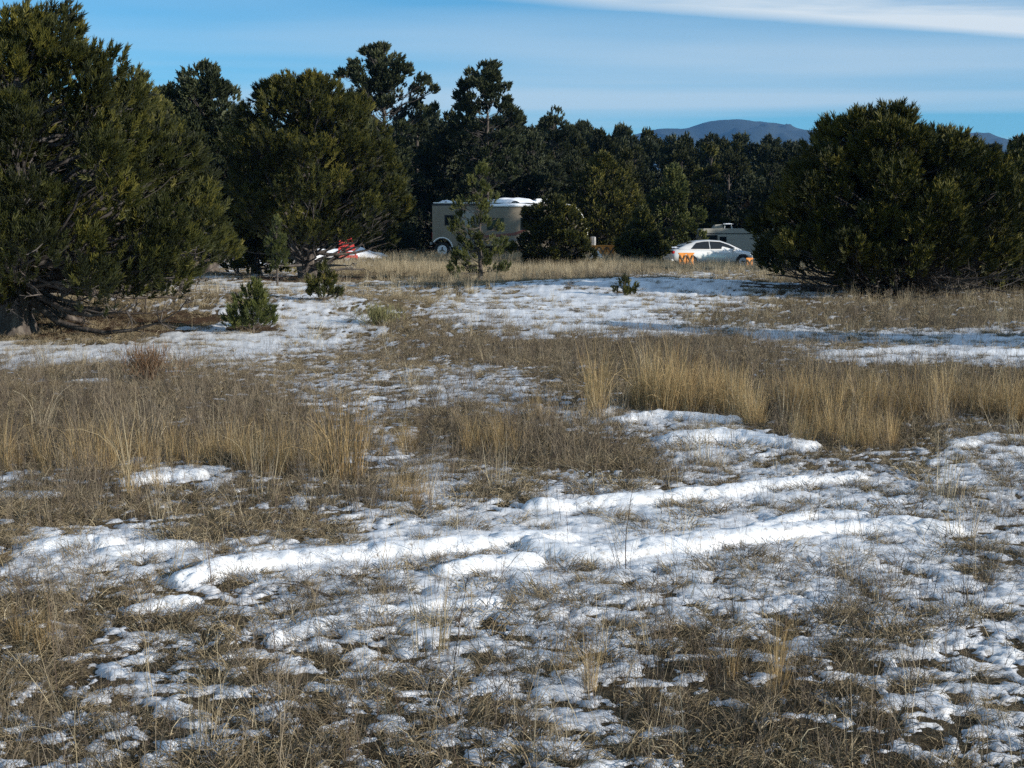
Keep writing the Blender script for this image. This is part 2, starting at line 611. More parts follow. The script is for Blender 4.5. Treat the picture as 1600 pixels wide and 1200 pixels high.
class MB:
    """collects simple shapes into one mesh"""
    def __init__(s):
        s.bm = bmesh.new()

    def box(s, c, size, bev=0.0, rot=None, seg=2):
        r = bmesh.ops.create_cube(s.bm, size=1.0)
        vs = r['verts']
        M = Matrix.Translation(Vector(c)) @ (Euler(rot).to_matrix().to_4x4() if rot else Matrix()) @ Matrix.Diagonal((*size, 1))
        bmesh.ops.transform(s.bm, matrix=M, verts=vs)
        if bev:
            es = list({e for v in vs for e in v.link_edges})
            bmesh.ops.bevel(s.bm, geom=es, offset=bev, segments=seg, affect='EDGES', profile=0.5)
        return s

    def cyl(s, c, r, h, axis='Z', n=20, r2=None, bev=0.0):
        q = bmesh.ops.create_cone(s.bm, cap_ends=True, segments=n, radius1=r, radius2=r if r2 is None else r2, depth=h)
        R = {'Z': Matrix(), 'X': Matrix.Rotation(pi / 2, 4, 'Y'), 'Y': Matrix.Rotation(pi / 2, 4, 'X')}[axis]
        bmesh.ops.transform(s.bm, matrix=Matrix.Translation(Vector(c)) @ R, verts=q['verts'])
        return s

    def prism(s, prof, y0, y1, bev=0.0):
        """a closed (x, z) outline pulled along y"""
        a = [s.bm.verts.new((x, y0, z)) for x, z in prof]
        b = [s.bm.verts.new((x, y1, z)) for x, z in prof]
        n = len(prof)
        fs = [s.bm.faces.new(a), s.bm.faces.new(list(reversed(b)))]
        for i in range(n):
            fs.append(s.bm.faces.new((a[(i + 1) % n], a[i], b[i], b[(i + 1) % n])))
        if bev:
            es = [e for e in {e for f in fs[:2] for e in f.edges}]
            bmesh.ops.bevel(s.bm, geom=es, offset=bev, segments=2, affect='EDGES', profile=0.5)
        return s

    def tube(s, pts, r, n=6):
        v, f = tube_arrays([(np.array(pts, float), np.full(len(pts), r))], n)
        vs = [s.bm.verts.new(p) for p in v]
        for q in f:
            s.bm.faces.new([vs[i] for i in q])
        return s

    def poly(s, pts, thick=None):
        vs = [s.bm.verts.new(p) for p in pts]
        s.bm.faces.new(vs)
        return s

    def build(s, name, material, parent=None, smooth=False, loc=None):
        bmesh.ops.recalc_face_normals(s.bm, faces=s.bm.faces)
        me = bpy.data.meshes.new(name)
        s.bm.to_mesh(me)
        s.bm.free()
        if smooth:
            me.polygons.foreach_set('use_smooth', [True] * len(me.polygons))
            me.update()
        return link(name, me, material, parent, loc)


def tube_arrays(tubes, sides=5):
    """tubes: list of (points (k,3), radii (k,)) -> verts, quads"""
    V, Q = [], []
    off = 0
    ang = np.arange(sides) * 2 * pi / sides
    ca, sa = np.cos(ang), np.sin(ang)
    for P, R in tubes:
        k = len(P)
        T = np.gradient(P, axis=0)
        T /= np.linalg.norm(T, axis=1)[:, None] + 1e-9
        ref = np.array([0.0, 0.0, 1.0]) if abs(T[:, 2]).mean() < 0.8 else np.array([1.0, 0.0, 0.0])
        U = np.cross(T, ref)
        U /= np.linalg.norm(U, axis=1)[:, None] + 1e-9
        W = np.cross(T, U)
        ring = P[:, None] + R[:, None, None] * (ca[None, :, None] * U[:, None] + sa[None, :, None] * W[:, None])
        V.append(ring.reshape(-1, 3))
        i = np.arange(k - 1)[:, None] * sides
        j = np.arange(sides)[None]
        a = off + i + j
        b = off + i + (j + 1) % sides
        Q.append(np.stack([a, b, b + sides, a + sides], -1).reshape(-1, 4))
        off += k * sides
    return np.concatenate(V), np.concatenate(Q)


# ------------------------------------------------------------------ ground and snow
def axis_rows(y0, y1, k, dmin, dmax):
    out = [y0]
    while out[-1] < y1:
        y = out[-1]
        out.append(y + min(max(dmin, k * y * y), dmax))
    return np.array(out)


def fan(rows, n_in, n_out, reach):
    s = np.linspace(-1, 1, n_in)
    if n_out:
        e = (np.arange(1, n_out + 1) / n_out)
        s = np.concatenate([-(1 + e[::-1]), s, 1 + e])
    X = np.empty((len(rows), len(s)))
    for i, y in enumerate(rows):
        w = 0.50 * max(y, 3.0) + 2.2
        w = min(w, 400)
        ex = np.maximum(np.abs(s) - 1, 0)
        X[i] = w * np.clip(s, -1, 1) + np.sign(s) * (ex * 6 + ex ** 3 * reach)
    Y = np.repeat(rows[:, None], len(s), 1)
    a, b = X.shape
    i = np.arange(a - 1)[:, None] * b + np.arange(b - 1)[None]
    Q = np.stack([i, i + 1, i + b + 1, i + b], -1).reshape(-1, 4)
    return X, Y, Q


LITTER = []          # (x, y, rx, ry) needle litter under trees
for px, py, rx, ry in ((60, 522, 2.6, 1.6), (200, 516, 2.2, 1.0), (1390, 462, 4.2, 1.6), (480, 436, 3.0, 2.4), (287, 470, 1.1, 1.0), (620, 430, 2.6, 2.0), (395, 522, .5, .4)):
    q = pix(px, py)
    LITTER.append((q[0], q[1], rx, ry))


def litter(x, y):
    v = np.full(np.shape(x), -1.0)
    for cx, cy, rx, ry in LITTER:
        v = np.maximum(v, 1 - np.hypot((x - cx) / rx, (y - cy) / ry))
    return sstep(0.0, 0.35, v + 0.25 * gnoise(x / 0.5, y / 0.5, 33))


rows = axis_rows(2.6, 90, 0.0011, 0.03, 0.8)
rows = np.concatenate([[-6000, -1500, -300, -60, -12, -2, 0.8, 1.8], rows, [92, 96, 102, 110, 120, 135, 155, 180, 220, 300, 450, 700, 1200, 2200, 4000, 7000, 12000]])
X, Y, Q = fan(rows, 300, 12, 9000)
Z = ground_z(X, Y)
Z += 0.012 * gnoise(X / 0.18, Y / 0.18, 9) * (Y < 60) * (Y > 0)
me = fast_mesh('ground', np.stack([X, Y, Z], -1).reshape(-1, 3), Q, smooth=True, attrs={'litter': litter(X, Y).ravel()})
ground = link('ground', me, m_ground)
tag(ground, kind='structure')

rows = axis_rows(3.0, 74, 0.00050, 0.011, 0.6)
X, Y, Q = fan(rows, 620, 0, 0)
T = snow_d(X, Y)
litm = litter(X, Y)
T = np.where(litm > 0.4, np.minimum(T, 0.35 * T - 0.02), T)
w = 0.5 * np.maximum(Y, 3) + 2.2
edge = np.clip(np.minimum((w - np.abs(X)) / 0.8, (74 - Y) / 4), 0, 1) * np.clip((Y - 3.0) / 0.3, 0, 1)
T = T * edge - 0.08 * (1 - edge)
Z = ground_z(X, Y) + 0.012 * gnoise(X / 0.18, Y / 0.18, 9) * (Y < 60) * np.clip(1 - T * 30, 0, 1) + T
# drop faces well under the soil
keep = (T > -0.012).ravel()
fk = keep[Q].any(1)
Q = Q[fk]
used = np.zeros(X.size, bool)
used[Q.ravel()] = True
remap = np.cumsum(used) - 1
V = np.stack([X, Y, Z], -1).reshape(-1, 3)[used]
me = fast_mesh('snow_cover', V, remap[Q], smooth=True, attrs={'thick': T.ravel()[used]})
snow = link('snow_cover', me, m_snow)
tag(snow, kind='structure')
print('snow faces', len(Q), 'ground ok')

# ------------------------------------------------------------------ mountains
m_mtn = noise_mat('mountain_forest', [(0.35, (0.012, 0.022, 0.022)), (0.6, (0.03, 0.04, 0.035)), (0.70, (0.11, 0.11, 0.10)), (0.76, (0.7, 0.72, 0.75))], 0.0045, 0.95, obj=True, detail=8)


def mountain(name, prof, Y0, depth, label, seed):
    pxs = np.array([p[0] for p in prof], float)
    pys = np.array([p[1] for p in prof], float)
    u = np.linspace(pxs[0], pxs[-1], 420)
    py = np.interp(u, pxs, pys)
    k = np.ones(5) / 5
    py = np.convolve(np.pad(py, 2, mode='edge'), k, 'valid')
    top = np.array([at_dist(a, b, Y0)[2] for a, b in zip(u, py)])
    xs = (u - 800) / F * Y0
    v = np.linspace(-1, 1, 60)
    XX = np.repeat(xs[:, None], len(v), 1)
    YY = Y0 + v[None] * depth + np.zeros_like(XX)
    shape = np.cos(v * pi / 2) ** 0.9
    ZZ = top[:, None] * shape[None] * (1 - 0.30 * np.abs(fbm(XX / 400, YY / 210, seed, 5)) * (1 - np.abs(1 - shape[None]) * 0) * np.minimum(1, np.abs(v[None]) * 2.5))
    ZZ += 9 * fbm(XX / 340, YY / 340, seed + 5, 4) * np.abs(v[None]) * shape[None] - 5
    a, b = XX.shape
    i = np.arange(a - 1)[:, None] * b + np.arange(b - 1)[None]
    Qm = np.stack([i, i + b, i + b + 1, i + 1], -1).reshape(-1, 4)
    me = fast_mesh(name, np.stack([XX, YY, ZZ], -1).reshape(-1, 3), Qm, smooth=True)
    o = link(name, me, m_mtn)
    return tag(o, kind='structure')


mountain('hills', [(300, 260), (600, 230), (820, 232), (900, 226), (950, 220), (985, 210), (1020, 200), (1045, 201), (1075, 197), (1090, 190), (1115, 187), (1140, 186), (1170, 189), (1210, 193), (1240, 201), (1265, 200), (1300, 204), (1400, 215), (1600, 240), (2200, 250)], 4500, 1150, '', 7)
mountain('hills_right', [(1250, 235), (1400, 222), (1460, 208), (1490, 206), (1515, 206), (1530, 211), (1560, 217), (1575, 214), (1600, 208), (1660, 200), (1800, 212), (2300, 240)], 4100, 950, '', 13)
bpy.data.objects['hills_right'].name = 'hills.001'


# ------------------------------------------------------------------ trees
def unit(v):
    return v / (np.linalg.norm(v, axis=-1, keepdims=True) + 1e-9)


def frames(d, rng):
    a = rng.normal(size=d.shape)
    u = unit(np.cross(d, a))
    v = np.cross(d, u)
    return np.stack([u, v, d], axis=-1)


def tuft_template(n, length, width, spread, stem, rng):
    """n thin needles standing off a short stem along +Z"""
    V = []
    for i in range(n):
        s = stem * (i + rng.random()) / n
        a = i * 2.39996 + rng.random() * 0.5
        tilt = spread * (0.55 + 0.6 * rng.random()) * (1.15 - 0.6 * i / n)
        d = np.array([sin(tilt) * cos(a), sin(tilt) * sin(a), cos(tilt)])
        side = unit(np.cross(d, np.array([cos(a + 1.3), sin(a + 1.3), 0.4])))
        b = np.array([0, 0, s])
        L = length * (0.8 + 0.4 * rng.random())
        V += [b - side * width * 0.5, b + side * width * 0.5, b + d * L * 0.75 + side * width * 0.42, b + d * L]
    return np.array(V)


_trng = np.random.default_rng(5)
# unit tufts: the whole tuft is about 1 long
T_NEAR = tuft_template(20, 0.50, 0.092, 0.72, 0.70, _trng)
T_FAR = tuft_template(9, 0.56, 0.22, 0.72, 0.6, _trng)


def place_tufts(pos, dirs, size, T, rng, tint):
    R = frames(dirs, rng)
    V = pos[:, None] + size[:, None, None] * np.einsum('nij,mj->nmi', R, T)
    n, m = len(pos), len(T)
    base = np.arange(n * m // 4)[:, None] * 4
    Qf = base + np.array([[0, 1, 2, 3]])
    tt = np.repeat(tint, m) + rng.normal(0, 0.05, n * m)
    return V.reshape(-1, 3), Qf, np.clip(tt, 0, 1)


def conifer(name, label, loc, H, prof, ncl, per, rc, tsize, seed, cat='tree', group=None, needles=None, T=T_NEAR, trunk_r=None,
            bare=0, twigs=5, up=0.8, lean=(0, 0), stems=1, z_fol=0.08, droop=0.25, build=True, bare_z=(0.02, 0.25), inner=0.25,
            flat=1.0, puff=False, bare_r=1.0, sub=6, lobe=0.30, z_limb=0.05, limb_drop=0.12):
    """prof: (t, left radius, right radius) in metres; t is height / H"""
    rng = np.random.default_rng(seed)
    pt = np.array([p[0] for p in prof])
    pl = np.array([p[1] for p in prof])
    pr = np.array([p[2] for p in prof])

    def rad(t, a):
        l, r = np.interp(t, pt, pl), np.interp(t, pt, pr)
        w = 0.5 + 0.5 * np.cos(a)
        return np.maximum(l * (1 - w) + r * w, 0.02)

    # clump centres
    tgrid = np.linspace(z_fol, 1, 400)
    wgt = np.interp(tgrid, pt, (pl + pr) / 2) + 0.12 * H * 0.3
    cdf = np.cumsum(wgt)
    cdf /= cdf[-1]
    t = np.interp(rng.random(ncl), cdf, tgrid)
    a = rng.random(ncl) * 2 * pi
    R = rad(t, a) * (1 + lobe * gnoise(a * 0.9 + seed, t * 4.5, seed) + lobe * 0.7 * gnoise(np.cos(a) * 2.3 + seed, t * 9, seed + 1))
    rcl = rc * rng.uniform(0.65, 1.25, ncl)
    f = np.where(rng.random(ncl) < inner, rng.uniform(0.15, 0.6, ncl), rng.uniform(0.72, 1.06, ncl))
    rr = np.maximum(R * f - rcl * 0.55, 0)
    leanx = lean[0] * t
    C = np.stack([rr * np.cos(a) + leanx, rr * np.sin(a) + lean[1] * t, np.clip(t * H - rcl * 0.5, 0.15, None)], -1)
    # top leader clump
    C[0] = (lean[0], lean[1], H - rcl[0] * 0.8)
    # tufts on the clumps' outer, upper sides
    n = ncl * per
    ci = np.repeat(np.arange(ncl), per)
    axis = np.stack([lean[0] * t, lean[1] * t, np.zeros(ncl)], -1)
    outw = C - axis
    outw[:, 2] = 0
    outw = unit(outw + 1e-4)
    d = unit(rng.normal(size=(n, 3)) + outw[ci] * 0.55 + np.array([0, 0, 0.45]))
    rad_in = rng.uniform(0.45, 1.0, n) ** 0.7
    sq = np.array([1, 1, flat])
    P = C[ci] + d * sq * (rcl[ci] * rad_in)[:, None]
    P[:, 2] = np.maximum(P[:, 2], 0.06)
    D = unit(d * 0.50 + outw[ci] * 0.40 + np.array([0, 0, up * 1.15]) + rng.normal(0, 0.22, (n, 3)))
    sz = tsize * rng.uniform(0.7, 1.3, n)
    ctint = rng.normal(0.42, 0.15, ncl)
    tint = ctint[ci] + rng.normal(0, 0.2, n) + 0.15 * (P[:, 2] / H - 0.4)
    V, Qf, tt = place_tufts(P, D, sz, T, rng, tint)
    crown_me = fast_mesh('crown', V, Qf, tt)
    crown_me.materials.append(needles or m_needle)
    # trunk
    trunk_r = trunk_r or H * 0.035
    tubes = []
    k = 12
    for s_ in range(stems):
        zz = np.linspace(-0.1, H * 0.9, k)
        wob = np.cumsum(rng.normal(0, 0.018 * H / k * 3, (k, 2)), 0)
        fan_a = rng.random() * 2 * pi
        spread = 0.0 if s_ == 0 else rng.uniform(0.12, 0.3)
        Pk = np.stack([wob[:, 0] + lean[0] * zz / H + spread * cos(fan_a) * zz, wob[:, 1] + lean[1] * zz / H + spread * sin(fan_a) * zz, zz * (1 if s_ == 0 else 0.75)], -1)
        Pk[0, :2] = 0
        rk = trunk_r * (0.9 if s_ else 1) * (1 - zz / H * 0.97) ** 0.9
        rk[0] *= 1.35
        rk = np.maximum(rk, 0.01)
        tubes.append((Pk, rk))
    v, q = tube_arrays(tubes, 10)
    v = v + 0.12 * trunk_r * np.stack([gnoise(v[:, 2] * 5 + v[:, 0] * 9, v[:, 1] * 9, 3), gnoise(v[:, 2] * 5 + 7, v[:, 0] * 9, 5), 0 * v[:, 2]], -1)
    trunk_me = fast_mesh('trunk', v, q, smooth=True)
    trunk_me.materials.append(m_bark)
    # limbs to the clumps and twigs inside them
    tubes = []
    main = tubes
    for i in range(ncl):
        c = C[i]
        rxy = np.hypot(c[0] - lean[0] * t[i], c[1] - lean[1] * t[i])
        z0 = np.clip(c[2] - rxy * rng.uniform(0.25, 0.8), max(z_limb * H, 0.10 * min(H, 4) * rng.uniform(0.4, 1)), H * 0.85)
        s0 = np.array([lean[0] * z0 / H, lean[1] * z0 / H, z0])
        mid = s0 * 0.45 + c * 0.55 + np.array([0, 0, -droop * rxy * 0.35]) + rng.normal(0, 0.04 * rxy + 0.01, 3)
        w_ = np.linspace(0, 1, 6)[:, None]
        B = (1 - w_) ** 2 * s0 + 2 * w_ * (1 - w_) * mid + w_ ** 2 * c
        B[1:-1] += rng.normal(0, 0.032 * rxy, (4, 3))
        r0 = trunk_r * np.clip(0.08 + 0.14 * rxy / (0.5 * H), 0.05, 0.17)
        main.append((B, np.linspace(r0, r0 * 0.22 + 0.003, 6)))
        for j in range(twigs):
            e = P[i * per + rng.integers(per)]
            st = B[rng.integers(3, 6)]
            m2 = (st + e) / 2 + rng.normal(0, 0.1 * rcl[i], 3)
            main.append((np.array([st, m2, e]), np.array([0.007, 0.005, 0.003]) * (0.6 + 0.12 * H)))
    v, q = tube_arrays(main, 4)
    limb_me = fast_mesh('limbs', v, q, smooth=True)
    limb_me.materials.append(m_twig)
    root = thing(name, label, cat, loc, 0, group)
    link('trunk', trunk_me, None, root)
    lo = link('limbs', limb_me, None, root)
    lo['kind'] = 'stuff'
    co = link('crown', crown_me, None, root)
    co['kind'] = 'stuff'
    # bare low limbs: each its own part with its twigs
    for b in range(bare):
        aa = (b + rng.uniform(-0.4, 0.4)) * 2 * pi / bare
        zt = rng.uniform(*bare_z)
        L = rad(np.array(0.25), aa) * rng.uniform(0.55, 1.05) * bare_r
        z0 = zt * H
        kk = 8
        w_ = np.linspace(0, 1, kk)
        sag = rng.uniform(-0.5, 0.35)
        rise = rng.uniform(0.0, 0.22)
        Pb = np.stack([np.cos(aa) * L * w_, np.sin(aa) * L * w_, z0 + L * (sag * 0.25 * np.sin(w_ * pi) * 1.0 + rise * w_ ** 2 - limb_drop * w_)], -1)
        Pb[1:] += rng.normal(0, 0.022 * L, (kk - 1, 3)).cumsum(0) * 0.6
        Pb[:, 2] = np.maximum(Pb[:, 2], 0.03)
        tb = [(Pb, np.linspace(trunk_r * rng.uniform(0.16, 0.34), 0.006, kk))]
        for j in range(sub):
            i0 = rng.integers(2, kk)
            d0 = unit(Pb[min(i0, kk - 1)] - Pb[i0 - 1])
            dd = unit(d0 + rng.normal(0, 0.55, 3) + np.array([0, 0, 0.12]))
            ll = rng.uniform(0.12, 0.32) * L * 0.6
            p0 = Pb[i0]
            p1 = p0 + dd * ll * 0.5 + rng.normal(0, 0.04 * ll, 3)
            p2 = p1 + unit(dd + rng.normal(0, 0.35, 3)) * ll * 0.5
            for p in (p1, p2):
                p[2] = max(p[2], 0.02)
            tb.append((np.array([p0, p1, p2]), np.array([0.011, 0.008, 0.004])))
            for m_ in range(2):
                q1 = p1 + unit(dd + rng.normal(0, 0.7, 3)) * ll * 0.45
                q1[2] = max(q1[2], 0.02)
                tb.append((np.array([p1, (p1 + q1) / 2 + rng.normal(0, 0.02, 3), q1]), np.array([0.007, 0.005, 0.003])))
        v, q = tube_arrays(tb, 5)
        me = fast_mesh('limb', v, q, smooth=True)
        me.materials.append(m_twig if b % 2 else m_bark)
        link('limb', me, None, root)
    return root


def base_at(px, py, z=None):
    q = pix(px, py)
    for _ in range(4):
        zz = float(ground_z(q[0], q[1])) if z is None else z
        q = pix(px, py, zz)
    return (q[0], q[1], zz)


def on_ground(px, Y):
    x = (px - 800) / F * (Y * cos(PITCH) + EYE * sin(PITCH))
    return (x, Y, float(ground_z(x, Y)))


G_NEAR = 'bushy pinyon pines standing in the snowy meadow'
# big round pinyon on the right
K = base_at(1392, 461)
conifer('pinyon_pine', 'broad dome shaped dark pinyon with a fan of bare low branches, beside the car', K, 4.15,
        [(0, 2.0, 2.4), (0.12, 2.6, 3.1), (0.2, 2.75, 3.05), (0.38, 2.85, 2.9), (0.55, 2.75, 2.7), (0.72, 2.55, 2.35), (0.86, 2.0, 1.75), (0.95, 1.35, 1.2), (1, 0.8, 0.7)],
        230, 58, 0.42, 0.235, 11, group=G_NEAR, trunk_r=0.26, bare=54, z_fol=0.20, stems=2, bare_z=(0.03, 0.2), up=0.75, bare_r=1.05, lobe=0.16)
# left cluster
A1 = base_at(30, 521)
conifer('pinyon_pine', 'tallest shaggy pinyon, thick gnarled trunk and boughs hanging over brown needle litter', A1, 4.7,
        [(0, 1.2, 1.6), (0.15, 2.0, 2.4), (0.3, 2.2, 2.9), (0.45, 2.2, 2.75), (0.6, 2.0, 2.35), (0.72, 1.6, 1.95), (0.82, 1.0, 1.65), (0.92, 0.3, 1.15), (1, 0.0, 0.75)],
        220, 62, 0.37, 0.17, 21, group=G_NEAR, trunk_r=0.26, bare=34, z_fol=0.20, stems=1, bare_z=(0.12, 0.30), lean=(0.25, 0), bare_r=1.05, z_limb=0.2, limb_drop=0.30, lobe=0.2, sub=9)
A0 = on_ground(-75, 25.5)
conifer('pinyon_pine', 'pinyon half hidden behind the tallest one, only its top and outer boughs showing', A0, 6.0,
        [(0, 1.5, 1.2), (0.3, 2.2, 1.9), (0.6, 1.8, 1.6), (0.85, 1.0, 1.0), (1, 0.2, 0.4)],
        130, 56, 0.46, 0.16, 23, group=G_NEAR, bare=6, z_fol=0.16)
A3 = on_ground(215, 27.0)
conifer('pinyon_pine', 'olive pinyon pressed against the tallest one on its sunny side, over the snow patch', A3, 4.4,
        [(0, 0.8, 0.8), (0.2, 1.3, 1.2), (0.45, 1.35, 1.35), (0.7, 1.05, 1.05), (0.9, 0.5, 0.55), (1, 0.15, 0.2)],
        90, 56, 0.34, 0.17, 25, group=G_NEAR, bare=6, z_fol=0.30)
A2 = base_at(287, 470)
conifer('pinyon_pine', 'small many-stemmed pinyon with open base standing on snow behind the green sapling', A2, 2.45,
        [(0, 0.4, 0.5), (0.2, 0.8, 1.0), (0.4, 0.95, 1.05), (0.6, 0.85, 0.95), (0.8, 0.55, 0.6), (1, 0.1, 0.12)],
        56, 44, 0.22, 0.14, 27, group=G_NEAR, trunk_r=0.085, bare=12, z_fol=0.38, stems=3, bare_z=(0.04, 0.2), sub=4)
# mid trees
Cc = base_at(482, 437)
conifer('pinyon_pine', 'wide spreading pinyon with a dark forked trunk in front of the red slatted stand', Cc, 6.4,
        [(0, 0.6, 0.6), (0.12, 1.2, 1.4), (0.22, 2.0, 3.1), (0.35, 2.4, 3.3), (0.5, 2.35, 2.95), (0.65, 2.2, 2.5), (0.8, 1.95, 2.1), (0.93, 1.75, 1.35), (1, 1.3, 0.6)],
        220, 58, 0.46, 0.24, 31, group=G_NEAR, trunk_r=0.27, bare=8, z_fol=0.24, stems=3, bare_z=(0.03, 0.2))
B1 = on_ground(330, 52)
conifer('pinyon_pine', 'tall dark pinyon with a lumpy top rising behind the shaggy and the spreading pinyons', B1, 7.75,
        [(0, 1.5, 1.5), (0.25, 2.4, 2.4), (0.5, 2.6, 2.5), (0.7, 2.5, 2.1), (0.85, 2.4, 1.7), (0.95, 1.5, 1.1), (1, 0.6, 0.6)],
        170, 48, 0.50, 0.27, 33, group=G_NEAR, needles=m_needle_blue, bare=6, z_fol=0.14, T=T_FAR)
B2 = on_ground(402, 48)
conifer('pinyon_pine', 'dense dark pinyon squeezed between the lumpy topped and the spreading pinyons', B2, 5.0,
        [(0, 1.2, 1.2), (0.3, 1.8, 1.7), (0.6, 1.5, 1.4), (0.85, 0.9, 0.9), (1, 0.2, 0.2)],
        100, 50, 0.5, 0.22, 35, group=G_NEAR, bare=6, z_fol=0.12, T=T_FAR)
B3 = on_ground(262, 50)
conifer('pinyon_pine', 'shadowed pinyon behind the small many-stemmed one', B3, 6.2,
        [(0, 1.2, 1.2), (0.3, 1.9, 1.9), (0.6, 1.6, 1.6), (0.85, 1.0, 1.0), (1, 0.2, 0.2)],
        100, 50, 0.52, 0.24, 36, group=G_NEAR, bare=6, z_fol=0.12, T=T_FAR)
B4 = base_at(372, 432)
conifer('pinyon_pine', 'knee high dark pinyon on snow below the spreading pinyon', B4, 1.15,
        [(0, 0.3, 0.3), (0.3, 0.5, 0.5), (0.6, 0.42, 0.42), (1, 0.08, 0.08)], 24, 40, 0.16, 0.11, 37, bare=5, z_fol=0.3, trunk_r=0.05)
B5 = base_at(433, 448)
conifer('young_pine', 'spindly young pine with see-through crown in front of the forked trunk', B5, 1.95,
        [(0, 0.1, 0.1), (0.3, 0.34, 0.34), (0.5, 0.36, 0.36), (0.75, 0.22, 0.22), (1, 0.05, 0.05)], 22, 26, 0.15, 0.12, 38, needles=m_needle_young, bare=4, z_fol=0.3, trunk_r=0.035)
# tall pines
D1 = on_ground(602, 74)
conifer('ponderosa_pine', 'tallest pine of the tree line with a broad open rounded top and bare stem', D1, 11.4,
        [(0, 0.4, 0.4), (0.35, 1.8, 1.8), (0.5, 2.2, 2.0), (0.62, 2.0, 2.2), (0.72, 2.1, 2.9), (0.8, 2.5, 2.9), (0.88, 2.7, 1.9), (0.94, 1.6, 1.3), (1, 0.7, 0.8)],
        130, 34, 0.40, 0.32, 41, needles=m_needle_blue, T=T_FAR, z_fol=0.3, trunk_r=0.22, bare=4, bare_z=(0.3, 0.5), inner=0.12, flat=0.7)
E1 = on_ground(757, 74)
conifer('ponderosa_pine', 'narrow pointed pine with a bare reddish stem rising behind the long trailer', E1, 10.4,
        [(0, 0.3, 0.3), (0.3, 1.2, 1.4), (0.5, 1.5, 1.8), (0.65, 1.7, 2.2), (0.78, 1.8, 2.0), (0.85, 2.2, 1.2), (0.93, 1.3, 1.1), (1, 0.5, 0.7)],
        120, 32, 0.34, 0.30, 43, needles=m_needle_blue, T=T_FAR, z_fol=0.36, trunk_r=0.18, bare=6, bare_z=(0.3, 0.6), inner=0.12, flat=0.75)
# young pine in front of the trailer
G1 = base_at(750, 438)
conifer('young_pine', 'slender young pine with see-through branches directly in front of the long trailer', G1, 3.6,
        [(0, 0.25, 0.25), (0.07, 0.95, 1.0), (0.2, 0.95, 0.85), (0.3, 0.75, 0.8), (0.5, 0.9, 0.95), (0.65, 0.95, 0.72), (0.8, 0.75, 0.5), (0.92, 0.3, 0.35), (1, 0.1, 0.12)],
        54, 15, 0.18, 0.19, 51, needles=m_needle_young, trunk_r=0.075, bare=14, z_fol=0.05, bare_z=(0.1, 0.7), bare_r=0.75, up=1.1, droop=-0.3, sub=3, lobe=0.15)
H1 = on_ground(864, 60)
conifer('pinyon_pine', 'rounded bushy pinyon hiding the curved nose half of the long trailer', H1, 2.95,
        [(0, 1.3, 1.4), (0.2, 1.7, 1.75), (0.45, 1.6, 1.7), (0.7, 1.25, 1.4), (0.88, 0.85, 0.95), (1, 0.4, 0.4)],
        110, 46, 0.28, 0.21, 53, group=G_NEAR, bare=6, z_fol=0.05, T=T_FAR)
